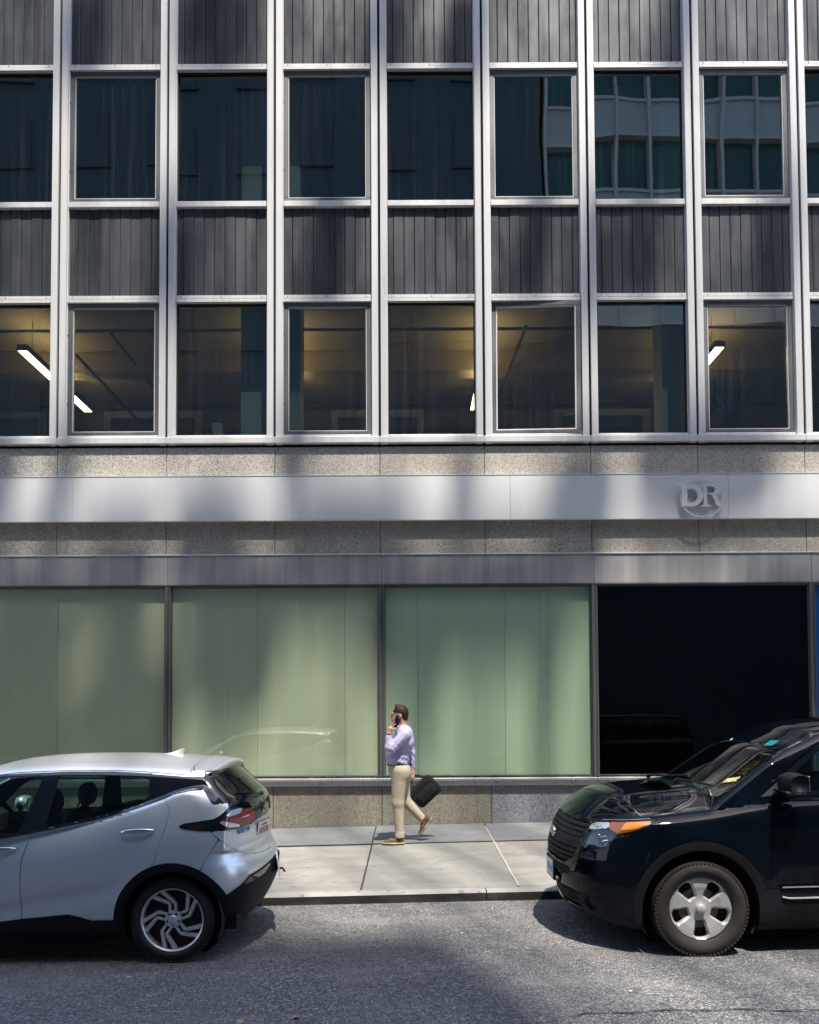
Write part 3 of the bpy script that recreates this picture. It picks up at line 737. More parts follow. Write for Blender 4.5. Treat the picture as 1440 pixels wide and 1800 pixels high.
BT=Spl([(-3.42,.78),(-3.3,.86),(-3.0,.94),(-2.6,1.0),(-2.2,1.02),(.2,1.05),(.7,1.05)])
BRf=Spl([(-2.1,1.29),(-1.9,1.35),(-1.72,1.402),(-1.55,1.46),(-1.38,1.492),(-1.21,1.508),(-.88,1.518),(-.54,1.514),(-.29,1.504),(-.07,1.49),(.13,1.473),(.32,1.452)])
def bolt(x,y,z):
    ay=np.abs(y); zb=BB(x); d=z-zb
    t=np.clip((x+.7)/.9,0,1); t=t*t*(3-2*t)
    pr=BP(d)*(1-t)+BPR(d)*t
    flare=.012*np.exp(-((np.sqrt(x*x+(z-.31)**2)-.40)/.07)**2)+.012*np.exp(-((np.sqrt((x+2.6)**2+(z-.31)**2)-.40)/.07)**2)
    W=BW(x)+pr+flare
    side=ay-W
    top=z-np.where(x<-1.9,BT(x)-.05*ay*ay,zb+.0*ay)
    top=np.where(x>.2,z-(zb-(x-.2)*.15),top)
    rear=x-(BR(z)-.26*ay*ay)
    front=(BF(z)+.30*ay*ay)-x
    bot=.17-z+0*x
    rearb=z*0+.17-z+np.maximum(x-.35,0)*-.0
    lo=smax(side,rear,.22); lo=smax(lo,front,.3); lo=smax(lo,top,.05); lo=smax(lo,rearb,.10)
    # cabin
    wc=.815-(z-1.03)*.42-.10*np.clip(x-.0,0,1)**1.3-.04*np.clip(-1.6-x,0,1)
    cs=ay-wc
    ct=z-(BRf(x)-.075*(ay/.63)**2)
    cw=(-2.62+1.95*(z-.98)+.30*ay*ay)-x
    cr=x-(.575-1.07*(z-1.12)-.24*ay*ay)
    ca=smax(cs,ct,.10); ca=smax(ca,cw,.05); ca=smax(ca,cr,.05); ca=smax(ca,rear,.03); ca=smax(ca,side+.03-3*np.maximum(z-zb+.03,0),.01); ca=smax(ca,.8-z,.02)
    sp=smax(ct,(BRf(x)-.075*(ay/.63)**2-.045-.1*np.clip(.3-x,0,1))-z,.015); sp=smax(sp,x-(.30-.12*ay*ay),.02); sp=smax(sp,ay-(.64-.1*np.clip(x,0,1)),.03); sp=smax(sp,.10-x,.01)
    b=smin(lo*.8,ca*.8,.02)
    return smin(b,sp*.8,.02)
# ---------- dark SUV: front wheel centre at x=0, nose towards -x
SW=Spl([(-1.0,.80),(-.8,.87),(-.6,.915),(-.4,.935),(0,.945),(.6,.94),(2.0,.94),(2.8,.945),(3.3,.92),(3.6,.86)])
SB=Spl([(-1.0,.93),(-.77,.985),(-.57,1.01),(-.27,1.045),(0.0,1.075),(.2,1.095),(.4,1.12),(.557,1.136),(.974,1.156),(2,1.18),(3.6,1.2)])
SP=Spl([(-1.2,-.10),(-.95,-.05),(-.8,-.022),(-.66,-.016),(-.5,-.006),(-.35,0),(-.2,-.004),(-.12,-.012),(-.06,-.032),(0,-.07),(.2,-.14)])
SF=Spl([(0,-.55),(.08,-.63),(.143,-.76),(.244,-.87),(.345,-.905),(.45,-.935),(.55,-.955),(.66,-.955),(.72,-.945),(.85,-.905),(.93,-.865),(.985,-.83),(1.1,-.72)])
ST=Spl([(-.9,.90),(-.837,.984),(-.75,1.062),(-.58,1.135),(-.325,1.18),(-.036,1.21),(.12,1.225),(.5,1.23),(3.6,1.23)])
SR=Spl([(.7,1.55),(.9,1.625),(1.05,1.685),(1.26,1.728),(1.51,1.745),(2.2,1.75),(3.0,1.73),(3.5,1.67)])
def suv(x,y,z):
    ay=np.abs(y); zb=SB(x); d=z-zb
    W=SW(x)+SP(d)
    flare=.02*np.exp(-((np.sqrt(x*x+(z-.343)**2)-.50)/.09)**2)+.02*np.exp(-((np.sqrt((x-2.72)**2+(z-.343)**2)-.50)/.09)**2)
    side=ay-(W+flare)
    hc=ST(x); u=np.clip(ay/.80,0,1.2)
    drop=np.maximum(hc-zb,.0)
    ridge=.009*np.exp(-((ay-.52-.06*x)/.07)**2)*np.clip((x+.8)*3,0,1)*np.clip((.3-x)*5,0,1)
    top=z-(hc-drop*u**2.6-.012*u*u+ridge+.012)
    rear=x-(3.62-.15*ay*ay-.25*np.clip(z-1.0,0,1))
    front=(SF(z)+.26*ay*ay+.20*ay**4)-x
    lo=smax(side,top,.05); lo=smax(lo,rear,.15); lo=smax(lo,front,.16); lo=smax(lo,.17+.0*x-z,.08)
    wc=.865-(z-1.13)*.34-.06*np.clip(x-2.4,0,2)-.05*np.clip(.6-x,0,1)
    cs=ay-wc
    ct=z-(SR(x)-.06*(ay/.68)**2)
    cw=(.10+1.55*(z-1.19)+.30*ay*ay)-x
    cr=x-(3.60-.38*(z-1.1)-.12*ay*ay)
    ca=smax(cs,ct,.10); ca=smax(ca,cw,.05); ca=smax(ca,cr,.06); ca=smax(ca,side+.03-3*np.maximum(z-zb+.03,0),.01); ca=smax(ca,.8-z,.02)
    return smin(lo*.8,ca*.8,.02)
# ------------------------------------------------------------------ cars
def carpaint(name,col,metal,rough,coat=1.0,flake=0.0,cr=.03):
    m,nt,b,o=newmat(name); b.inputs['Base Color'].default_value=(*col,1); b.inputs['Metallic'].default_value=metal; b.inputs['Roughness'].default_value=rough
    b.inputs['Coat Weight'].default_value=coat; b.inputs['Coat Roughness'].default_value=cr
    if name.startswith('black'): b.inputs['Coat IOR'].default_value=1.36
    if flake:
        d=noise(nt,coord(nt,(1,1,1)),2.2,4,.6); c=mix(nt,ramp(nt,d,[(.45,0),(.8,flake)]),tuple(col),tuple(min(1,x*.8+.03) for x in col)); L(nt,c,b.inputs['Base Color'])
    return m
M['silver']=carpaint('silver_blue_paint',(.80,.83,.86),.70,.33,.6,.10,.05); M['navy']=carpaint('black_blue_paint',(.0016,.0032,.0062),.0,.6,1.0,0,.015)
M['navy'].node_tree.nodes['Principled BSDF'].inputs['Specular IOR Level'].default_value=.0
M['clad']=simple('grained_black_plastic',(.008,.009,.012),.6,spec=.2,bumps=(220,.25,.002)); M['gloss']=simple('gloss_black_trim',(.004,.004,.006),.08,0,1)
M['cglass']=glassmat('car_glass',(.42,.55,.52),1.5,1.1,0.0); M['wglass']=glassmat('windshield_glass',(.66,.86,.80),1.75,1.2,0.0); M['rglass']=glassmat('tinted_rear_glass',(.10,.16,.13),1.6,1.4,0)
M['cabin']=simple('cabin_trim',(.012,.013,.016),.8); M['seat']=simple('seat_cloth',(.02,.021,.025),.8); M['chrome']=simple('chrome',(.82,.82,.83),.08,1.0)
M['rubber']=simple('tyre_rubber',(.016,.016,.017),.75,bumps=(60,.3,.002)); M['rubber_brown']=simple('dusty_tyre_rubber',(.024,.019,.017),.8,var=(12,.3))
M['wheelwell']=simple('wheel_well',(.004,.004,.004),.95); M['alloy']=simple('machined_alloy',(.72,.72,.73),.28,.55,.3); M['alloy_dark']=simple('dark_alloy_pocket',(.02,.02,.022),.45,.5)
M['cap']=simple('painted_steel_cap',(.42,.42,.42),.40,.25,.2,var=(9,.12))
M['red']=simple('red_lens',(.17,.004,.010),.10,0,1); M['darkred']=simple('dark_red_lens',(.055,.003,.005),.12,0,1); M['clear']=simple('clear_lens_reflector',(.72,.72,.74),.12,.6,1)
M['amber']=simple('amber_lens',(.78,.24,.004),.15,0,1); M['amberdark']=simple('amber_lens_dark',(.26,.075,.002),.12,0,1)
M['disc']=simple('brake_disc',(.12,.10,.09),.4,.8)
M['plate']=simple('plate_white',(.68,.68,.70),.4); M['platetxt']=simple('plate_marks',(.25,.03,.05),.5); M['blueplate']=simple('plate_blue',(.12,.25,.55),.4); M['badgeblue']=simple('badge_blue',(.02,.20,.60),.25,.3)
M['sticker']=simple('windshield_sticker',(.55,.75,.70),.5); M['sticker2']=simple('teal_sticker',(.0,.20,.22),.5)
def master(fn,lo,hi,h):
    V,N,Q=nets(fn,lo,hi,h); return clip(V,N,Q,lambda x,y,z:y)
def both(M_): 
    V,N,F=M_; n=len(V); return np.vstack([V,V*[1,-1,1]]),np.vstack([N,N*[1,-1,1]]),list(F)+[[n+i for i in f][::-1] for f in F]
def far(M_):
    V,N,F=M_; return V*[1,-1,1],N*[1,-1,1],[list(f)[::-1] for f in F]
def cpart(name,M_,mat,parent,side='both',cam_=None):
    if side=='both': V,N,F=both(M_)
    elif side=='far': V,N,F=far(M_)
    else: V,N,F=M_
    if not len(F): print('EMPTY',name); return None
    return mesh(name,V,F,mat,parent,N=N)
def U(*g): 
    r=g[0]
    for q in g[1:]: r=np.minimum(r,q)
    return r
def I(*g):
    r=g[0]
    for q in g[1:]: r=np.maximum(r,q)
    return r
def region(MS,g,off=0.0,skirt=0.0):
    return shell(clip(MS[0],MS[1],MS[2],g),off,skirt)
def project(fn,xs,zs,y0=-1.3):
    xs=np.array(xs,float);zs=np.array(zs,float);y=np.full(xs.shape,y0)
    for _ in range(160):
        y=y+np.maximum(fn(xs,y,zs),0)*.6; y=np.minimum(y,0)
    return y
def ribbon(name,fn,pts,w,off,mat,parent,th=.004,n=40,side=-1):
    """flat trim strip following the body surface (x,z polyline seen from the side)"""
    P_=np.array(pts,float); d=np.r_[0,np.cumsum(np.linalg.norm(np.diff(P_,axis=0),axis=1))]; t=np.linspace(0,d[-1],n)
    x=np.interp(t,d,P_[:,0]); z=np.interp(t,d,P_[:,1]); tx=np.gradient(x); tz=np.gradient(z); l=np.hypot(tx,tz)+1e-9; nx,nz=-tz/l,tx/l
    V=[];
    for s in (-1,1):
        xx=x+nx*w*s/2; zz=z+nz*w*s/2; yy=project(fn,xx,zz); V.append(np.stack([xx,yy-off,zz],1))
    back=[v+np.array([0,off+th,0]) for v in V]
    VV=np.vstack([V[0],V[1],back[0],back[1]]); F=[]
    for i in range(n-1):
        F+=[(i,i+1,n+i+1,n+i),(2*n+i,2*n+i+1,i+1,i),(n+i,n+i+1,3*n+i+1,3*n+i)]
    o=mesh(name,VV,F,mat,parent)
    if side=='both': mesh(name,VV*[1,-1,1],[f[::-1] for f in F],mat,parent)
    return o
def text(name,body,size,mat,parent,loc,rot,ext=.001,xs=1.0):
    cu=bpy.data.curves.new(name,'FONT'); cu.body=body; cu.size=size; cu.extrude=ext; cu.align_x='CENTER'; cu.align_y='CENTER'
    o=bpy.data.objects.new(name,cu); COL.objects.link(o); dg=bpy.context.evaluated_depsgraph_get(); me=bpy.data.meshes.new_from_object(o.evaluated_get(dg)); bpy.data.objects.remove(o)
    me.materials.clear(); me.materials.append(mat); o=bpy.data.objects.new(name,me); COL.objects.link(o); o.parent=parent; o.location=loc; o.rotation_euler=rot; o.scale=(xs,1,1); return o
def seat(parent,x,y,z,s=1.0,rec=.22,w=.46,bench=False):
    mb=MB(); mb.cbox(-.25,-w/2,0,.25,w/2,.16,.04); o=mb.build('seat',M['seat'],parent,loc=(x,y,z))
    mb=MB(); q=len(mb.v); mb.cbox(-.06,-w/2+.02,.05,.06,w/2-.02,.60,.045)
    mb.v=[(a+.22+(c-.05)*rec*1.3,b,c) for a,b,c in mb.v]; mb.build('seat_back',M['seat'],parent,loc=(x,y,z),smooth=False)
    mb=MB(); prof=[(0,-.13),(.07,-.12),(.095,-.08),(.10,0),(.095,.08),(.07,.12),(0,.13)]; mb.lathe_y(prof,16); mb.v=[(a*.6+.22+.6*rec*1.3+.06,b,c*1.05+.72) for a,b,c in mb.v]; mb.tube([(.36,-.05,.56),(.40,-.05,.66)],.008,5); mb.tube([(.36,.05,.56),(.40,.05,.66)],.008,5)
    mb.build('headrest',M['seat'],parent,loc=(x,y,z),smooth=True)
def tyre(parent,R,w,rim,mat,c,sgn,tread=True,name='tyre'):
    """sgn -1: outer face looks towards -Y"""
    mb=MB(); h=R-rim
    prof=[(rim-.004,w*.36),(rim+.006,w*.42),(rim+.018,w*.44),(rim+h*.35,w*.50),(rim+h*.6,w*.50),(R-.022,w*.455),(R-.008,w*.42),(R,w*.37),(R+.0005,0),(R,-w*.37),(R-.008,-w*.42),(R-.022,-w*.455),(rim+h*.6,-w*.5),(rim+h*.35,-w*.5),(rim+.018,-w*.44),(rim+.006,-w*.42),(rim-.004,-w*.36)]
    mb.lathe_y(prof[::-1],96); mb.f=[f[::-1] for f in mb.f]
    if tread:
        nb=72
        for k in range(nb):
            a=2*math.pi*k/nb
            for (y0,y1,tw) in ((-w*.475,-w*.30,.010),(-w*.26,-w*.02,.012),(w*.02,w*.26,.012),(w*.30,w*.475,.010)):
                v=[]
                for rr in (R-.018,R+.0045 if abs(y0+y1)<w*.5 else R-.002):
                    for yy in (y0,y1):
                        for da in (-tw,tw): 
                            sh=.012*(yy/w); v.append((rr*math.cos(a+da/R+sh/R),yy,rr*math.sin(a+da/R+sh/R)))
                mb.add(v,[(0,1,3,2),(4,6,7,5),(0,4,5,1),(2,3,7,6),(0,2,6,4),(1,5,7,3)])
    return mb.build(name,mat,parent,smooth=False,loc=c) if False else _sm(mb.build(name,mat,parent,loc=c))
def _sm(o):
    o.data.polygons.foreach_set('use_smooth',np.ones(len(o.data.polygons),dtype=bool))
    try: o.data.set_sharp_from_angle(angle=math.radians(35))
    except Exception: pass
    return o
def wheel_empty(parent,x,y,z,sgn,lab=None):
    e=empty('wheel',(x,y,z)); e.parent=parent; return e
def hatch_wheel(parent,x,ys,z,rot=0):
    R=.312; e=empty('wheel',(x,ys,z)); e.parent=parent
    if ys>0: e.rotation_euler=(0,0,math.pi)
    tyre(e,R,.205,.222,M['rubber'],(0,0,0),-1)
    mb=MB(); mb.lathe_y([(.219,.08),(.219,-.078),(.226,-.088),(.234,-.092),(.235,-.086),(.228,-.080)],96); mb.lathe_y([(.0,-.045),(.20,-.030),(.219,-.02)],48,m=1)
    mb.lathe_y([(0,.03),(.16,.03),(.16,.045),(0,.045)],40,m=1)
    # five pairs of swept spokes
    for k in range(5):
        a0=2*math.pi*k/5+rot
        for off,da in ((-.021,-.17),(.021,.17)):
            dx_,dz_=math.cos(a0),math.sin(a0); ae=a0+.50+da
            p0=(.045*dx_-off*dz_,.045*dz_+off*dx_); p1=(.120*dx_-off*dz_,.120*dz_+off*dx_); p2=(.222*math.cos(ae),.222*math.sin(ae)); path=[]
            for q,(A_,B_,t) in enumerate(((p0,p1,0),(p0,p1,.5),(p0,p1,.93),(p1,p2,.10),(p1,p2,.4),(p1,p2,.7),(p1,p2,1))):
                path.append((A_[0]+(B_[0]-A_[0])*t,A_[1]+(B_[1]-A_[1])*t,.011+.0075*q/6,-.062-.003*q))
            V=[];
            for i,(px,pz,w,yy) in enumerate(path):
                a=path[max(i-1,0)];b=path[min(i+1,6)]; dx,dz=b[0]-a[0],b[1]-a[1]; l=math.hypot(dx,dz); nx,nz=-dz/l,dx/l
                for s,dy in ((-1,.028),(-.8,.002),(0,-.002),(.8,.002),(1,.028)): V.append((px+nx*w*s,yy+dy,pz+nz*w*s))
            F=[(i*5+j,(i+1)*5+j,(i+1)*5+j+1,i*5+j+1) for i in range(6) for j in range(4)]
            mb.add(V,F,0)
    mb.lathe_y([(0,-.076),(.024,-.076),(.028,-.072),(.062,-.066),(.066,-.05),(.066,-.02)],40)
    o=_sm(mb.build('rim',[M['alloy'],M['alloy_dark']],e))
    mb=MB()
    for k in range(5):
        a=2*math.pi*(k+.5)/5+rot; mb.lathe_y([(0,-.071),(.008,-.071),(.009,-.064),(.0105,-.062)],8,c=(.046*math.cos(a),0,.046*math.sin(a)))
    mb.build('lug_nut',M['alloy_dark'],e)
    return e
def suv_wheel(parent,x,ys,z,rot=0,steer=0):
    R=.352; e=empty('wheel',(x,ys,z)); e.parent=parent; e.rotation_euler=(0,0,(math.pi if ys>0 else 0)+steer)
    tyre(e,R,.235,.238,M['rubber_brown'],(0,0,0),-1)
    n=240; rr=np.r_[np.linspace(0,.08,10)[:-1],np.linspace(.08,.222,48),.228,.234,.240]; V=[];N=[];F=[]
    A,RR=np.meshgrid(2*math.pi*np.arange(n)/n,rr); ph=((A-rot+math.pi/5)%(2*math.pi/5))-math.pi/5
    d=sdpoly(RR*np.cos(ph),RR*np.sin(ph),[(.100,-.022),(.190,-.045),(.205,-.030),(.209,0),(.205,.030),(.190,.045),(.100,.022)])-.006
    y=-.070-.020*np.exp(-(RR/.035)**2)+.010*np.sin(np.minimum(1,RR/.16)*math.pi)-.012*np.minimum(1,RR/.2)
    t=np.clip(1-d/.016,0,1); y=y+.016*t*t*(3-2*t); y=y+.012*np.clip((RR-.222)/.018,0,1)**2
    V=np.stack([RR*np.cos(A),y,RR*np.sin(A)],-1).reshape(-1,3); g=-(d-.002).ravel()
    for i in range(len(rr)-1):
        for k in range(n): F.append([i*n+k,(i+1)*n+k,(i+1)*n+(k+1)%n,i*n+(k+1)%n])
    Vc,Nc,Fc=clip(V,np.tile([0,-1.,0],(len(V),1)),F,g)
    B=boundary(Fc); base=len(Vc); Fc=list(Fc); ex={}; add=[]
    for i,j in B:
        if np.hypot(Vc[i][0],Vc[i][2])<.01: continue
        for q in (i,j):
            if q not in ex: ex[q]=base+len(add); add.append(Vc[q]+np.array([0,.030,0]))
        Fc.append([j,i,ex[i],ex[j]])
    Vc=np.vstack([Vc,np.array(add)])
    _sm(mesh('hub_cap',Vc,Fc,M['cap'],e))
    mb=MB(); mb.lathe_y([(.236,.09),(.236,-.075),(.243,-.086),(.248,-.084),(.247,-.078)],96,m=0); mb.lathe_y([(0,-.02),(.236,-.01)],40,m=1); o=_sm(mb.build('rim',[M['alloy_dark'],M['wheelwell']],e))
    mb=MB(); mb.lathe_y([(0,-.106),(.026,-.104),(.034,-.098),(.036,-.088)],32); _sm(mb.build('centre_cap',M['cap'],e))
    mb=MB(); mb.lathe_y([(0,-.03),(.15,-.03),(.15,-.02)],40); mb.build('brake_disc',M['disc'],e)
    return e
def well(parent,x,z,R,w_out,w_in):
    n=24
    for s in (-1,1):
        mb=MB(); V=[]
        for k in range(n+1):
            a=math.pi*(-.15+1.3*k/n); 
            for y in (w_out,w_in): V.append((x+R*math.cos(a),s*y,z+R*math.sin(a)))
        mb.add(V,[(2*k,2*k+1,2*k+3,2*k+2) for k in range(n)])
        mb.add([(x+R*math.cos(2*math.pi*k/24),s*w_in,z+R*math.sin(2*math.pi*k/24)) for k in range(24)],[list(range(24))])
        mb.build('wheel_well',M['wheelwell'],parent)
R2=.70710678
# ================= silver hatchback
def hatchback():
    car=empty('silver_hatchback',(-1.775,7.05,.002),'silver blue electric hatchback parked at the kerb, seen from its tail end','car','cars parked along the kerb')
    car.rotation_euler=(0,-.009,0)
    MS=master(bolt,(-3.6,-1.0,.05),(.8,.04,1.62),.0165)
    ux=lambda x,y:(x+y)*R2
    arch_r,arch_o=.365,.427
    gh=lambda x,y,z:U(I(np.hypot(x,z-.31)-arch_r),I(np.abs(x)-arch_r+.0,z-.31),I(np.hypot(x+2.6,z-.31)-arch_r),I(np.abs(x+2.6)-arch_r,z-.31))
    hole=lambda x,y,z:I(gh(x,y,z),y+.45)
    ring=lambda x,y,z:I(U(np.hypot(x,z-.31)-arch_o,np.hypot(x+2.6,z-.31)-arch_o),y+.45)
    sill=lambda x,y,z:I(z-np.interp(x,[-3.1,-2.2,-1.28,-1.10,-.77,-.69,-.60,-.43,0,.36],[.30,.30,.318,.339,.364,.344,.315,.317,.40,.46]),x-.36)
    rl=lambda x,y,z:I(z-np.interp(ux(x,y),[-.33,-.31,-.13,-.06,.16,.42],[.44,.465,.545,.587,.607,.633]),.30-x)
    clad=lambda x,y,z:I(U(ring(x,y,z),sill(x,y,z),rl(x,y,z),I(z-.42,x+3.0)),-hole(x,y,z))
    fglass=[(-1.98,.935),(-1.15,.972),(-1.035,1.385),(-1.35,1.378),(-1.6,1.335),(-1.85,1.20),(-2.05,1.03)]
    rglass=[(-.955,1.005),(-.915,1.384),(-.27,1.365),(-.215,1.335),(-.205,1.20),(-.24,1.165),(-.5,1.098),(-.73,1.050)]
    DLO=[(-2.3,.915),(-1.8,.93),(-1.33,.93),(-1.09,.968),(-.73,1.035),(-.5,1.086),(-.29,1.144),(-.09,1.21),(.013,1.254),(.12,1.272),(.205,1.274),(.29,1.150),(.34,1.150),(.24,1.352),(.065,1.357),(-.26,1.385),(-.49,1.40),(-.79,1.405),(-1.05,1.40),(-1.25,1.395),(-1.4,1.385),(-1.7,1.335),(-1.95,1.20)]
    inner=lambda y:y+.40
    gF=lambda x,y,z:I(sdpoly(x,z,fglass),inner(y)); gR=lambda x,y,z:I(sdpoly(x,z,rglass),inner(y))
    gD=lambda x,y,z:I(sdpoly(x,z,DLO),inner(y))
    bk=[(-.36,1.272),(-.343,1.150),(-.223,1.156),(-.236,1.123),(-.305,1.069),(-.35,1.046),(-.422,1.036),(-.425,.958),(-.346,.960),(-.096,.948),(.145,.972),(.3,.985),(.60,.99),(.60,1.50),(-.45,1.50)]
    gB=lambda x,y,z:I(sdpoly(ux(x,y),z,bk),.19-x,z-1.395, x-(BRf(x)*0+.60))
    rg=[(.05,1.195),(-.3,1.178),(-.50,1.150),(-.60,1.135),(-.545,1.26),(-.50,1.375),(.05,1.395)]
    gRG=lambda x,y,z:I(sdpoly(y,z,rg),.2-x)
    ht=[(-.381,.953),(-.334,.894),(-.205,.809),(-.06,.751),(.072,.724),(.197,.713),(.60,.70),(.60,.99),(.3,.985),(.145,.972),(-.096,.948),(-.346,.960)]
    gH=lambda x,y,z:I(sdpoly(ux(x,y),z,ht),.15-x)
    bp=[(-.334,.894),(-.479,.661),(-.60,.45),(-.60,.0),(.60,0),(.60,.70),(.197,.713),(.072,.724),(-.06,.751),(-.205,.809)]
    gP=lambda x,y,z:I(sdpoly(ux(x,y),z,bp),.10-x,np.where(x>.17,-1,1)*.1)
    gW=lambda x,y,z:I((x-(-2.62+1.95*(z-.98)+.30*y*y))/2.2-.012,z-1.36,1.02-z,np.abs(y)-(.70-(z-1.0)*.32))
    rd=[(-.96,1.405),(-.976,1.0),(-1.067,.962),(-1.12,.756),(-1.12,.58),(-1.113,.30),(-.2,.30),(-.2,.62),(-.146,.694),(-.05,.982),(-.02,1.12),(-.07,1.205),(-.20,1.383),(-.49,1.402),(-.79,1.407)]
    fd=[(-.962,1.403),(-.978,1.0),(-1.069,.962),(-1.122,.756),(-1.122,.58),(-1.115,.30),(-2.12,.30),(-2.18,.8),(-2.25,.93),(-1.75,1.34),(-1.4,1.387),(-1.2,1.398)]
    gRD=lambda x,y,z:I(sdpoly(x,z,rd),inner(y)); gFD=lambda x,y,z:I(sdpoly(x,z,fd),inner(y))
    gap=.0024
    glassall=lambda x,y,z:U(gF(x,y,z),gR(x,y,z),gRG(x,y,z),gW(x,y,z))
    cl=lambda x,y,z:I(U(ring(x,y,z),sill(x,y,z),rl(x,y,z),I(z-.42,x+3.0)))
    base=lambda x,y,z:I(-glassall(x,y,z),-hole(x,y,z),-clip_c(x,y,z))
    clip_c=lambda x,y,z:cl(x,y,z)+.006
    body=region(MS,lambda x,y,z:I(base(x,y,z),gap-gRD(x,y,z),gap-gFD(x,y,z),gap-gH(x,y,z),gap-gP(x,y,z),-(gD(x,y,z)+.004),-(gB(x,y,z)+.004)),0,.012)
    cpart('body',body,M['silver'],car)
    for s,nm in (('near','near'),('far','far')):
        d=cpart('door',region(MS,lambda x,y,z:I(base(x,y,z),gRD(x,y,z)+gap,-(gD(x,y,z)+.004)),0,.012),M['silver'],car,s); d['label']='rear door'
        d2=cpart('door',region(MS,lambda x,y,z:I(base(x,y,z),gFD(x,y,z)+gap,-(gD(x,y,z)+.004)),0,.012),M['silver'],car,s); d2['label']='front door'
        sg=-1 if s=='near' else 1
        for dd,(hx0,hx1,hz) in ((d,(-.375,-.132,.972)),(d2,(-1.42,-1.165,.848))):
            cx=(hx0+hx1)/2; yy=float(project(bolt,[cx],[hz])[0]); mb=MB(); n=16; V=[]
            for k in range(13):
                t=k/12; xx=hx0+(hx1-hx0)*t; r=.021*math.sin(math.pi*min(.97,max(.03,t)))**.45
                for q in range(n): V.append((xx,-.012-.022*math.sin(math.pi*t)**.5*1+ .010*math.cos(2*math.pi*q/n),hz+.010*(t-.5)+r*math.sin(2*math.pi*q/n)))
            V=[(a,(b+yy)*(-sg),c) for a,b,c in V]; F=[(k*n+q,k*n+(q+1)%n,(k+1)*n+(q+1)%n,(k+1)*n+q) for k in range(12) for q in range(n)]
            if sg<0: pass
            h=mesh('door_handle',V,F,M['chrome'],dd,smooth=True)
            mb=MB(); mb.lathe_y([(0,-.003),(.8,-.003),(1,-.0005)],28); mb.v=[(cx+.01+a*.085,(yy+b)*(-sg),hz-.014+c*.026) for a,b,c in mb.v]; mb.build('handle_recess',M['alloy'],dd)
        g=lambda x,y,z:I(gD(x,y,z),-glassall(x,y,z))
        cpart('window_surround',region(MS,g,.001,.01),M['gloss'],car,s)
        cpart('side_glass',region(MS,lambda x,y,z:gR(x,y,z)-.004,-.004,0),M['cglass'],car,s); cpart('side_glass',region(MS,lambda x,y,z:gF(x,y,z)-.004,-.004,0),M['cglass'],car,s)
        # tail lamp
        base_=region(MS,lambda x,y,z:I(sdpoly(ux(x,y),z,[(-.36,.975),(-.355,1.03),(-.30,1.062),(-.21,1.112),(-.08,1.114),(.10,1.098),(.17,1.05),(.15,.985),(.05,.958),(-.10,.952),(-.25,.962)]),.15-x),.010,.02)
        lamp=cpart('tail_lamp',base_,M['gloss'],car,s)
        cpart('lens',region(MS,lambda x,y,z:I(sdpoly(ux(x,y),z,[(-.307,1.030),(-.299,1.046),(-.111,1.060),(-.105,1.075),(-.053,1.094),(.081,1.070),(.125,1.022),(.088,.981),(-.095,.978)]),.15-x),.014,.012),M['red'],lamp,s)
        cpart('reflector_band',region(MS,lambda x,y,z:I(sdpoly(ux(x,y),z,[(-.29,1.052),(-.215,1.100),(-.10,1.104),(-.068,1.092),(-.118,1.066)]),.15-x),.0145,.01),M['clear'],lamp,s)
        cpart('reflector_band',region(MS,lambda x,y,z:I(sdpoly(ux(x,y),z,[(-.32,1.018),(-.30,1.026),(-.1,.974),(-.13,.964),(-.27,.978)]),.15-x),.0145,.01),M['clear'],lamp,s)
        cpart('reflector_band',region(MS,lambda x,y,z:I(sdpoly(ux(x,y),z,[(-.20,1.026),(-.05,1.036),(.10,1.052),(.11,1.044),(-.05,1.024),(-.20,1.014)]),.15-x),.0165,.01),M['clear'],lamp,s)
        cpart('lamp_wing',region(MS,lambda x,y,z:I(sdpoly(ux(x,y),z,[(-.562,1.004),(-.536,1.022),(-.43,1.038),(-.33,1.048),(-.30,1.03),(-.33,.965),(-.425,.960),(-.532,.980),(-.56,.990)]),inner(y)),.006,.01),M['gloss'],car,s)
        cpart('wing_reflector',region(MS,lambda x,y,z:I(sdpoly(ux(x,y),z,[(-.52,1.004),(-.44,1.018),(-.442,.976),(-.51,.988)]),inner(y)),.009,.01),M['darkred'],car,s)
        cpart('bumper_reflector',region(MS,lambda x,y,z:I(sdpoly(ux(x,y),z,[(-.135,.535),(-.064,.580),(.16,.600),(.30,.614),(.161,.560),(-.117,.533)]),.3-x),.016,.01),M['darkred'],car,s)
    cpart('lower_cladding',region(MS,clad,.012,.02),M['clad'],car)
    cpart('hatch',region(MS,lambda x,y,z:gH(x,y,z)+gap,0,.012),M['silver'],car)
    cpart('hatch_panel',region(MS,lambda x,y,z:I(gB(x,y,z),-gRG(x,y,z),-gD(x,y,z)),.001,.01),M['gloss'],car)
    cpart('rear_window',region(MS,lambda x,y,z:gRG(x,y,z)-.004,-.004),M['rglass'],car)
    cpart('windshield',region(MS,lambda x,y,z:gW(x,y,z)-.004,-.004),M['wglass'],car)
    cpart('rear_bumper',region(MS,lambda x,y,z:I(gP(x,y,z)+gap,-hole(x,y,z),-(cl(x,y,z)+.006)),0,.012),M['silver'],car)
    lin=region(MS,lambda x,y,z:I(-glassall(x,y,z)+.012,-hole(x,y,z),),-.022); lin=(lin[0]*[1,1,1],-lin[1],[f[::-1] for f in lin[2]])
    cpart('interior_lining',lin,M['cabin'],car)
    ribbon('belt_trim',bolt,[(-2.2,.912),(-1.33,.925),(-1.09,.963),(-.73,1.030),(-.5,1.081),(-.29,1.139),(-.09,1.205),(.013,1.249),(.12,1.268),(.205,1.270)],.014,.006,M['gloss'],car,n=60,side='both')
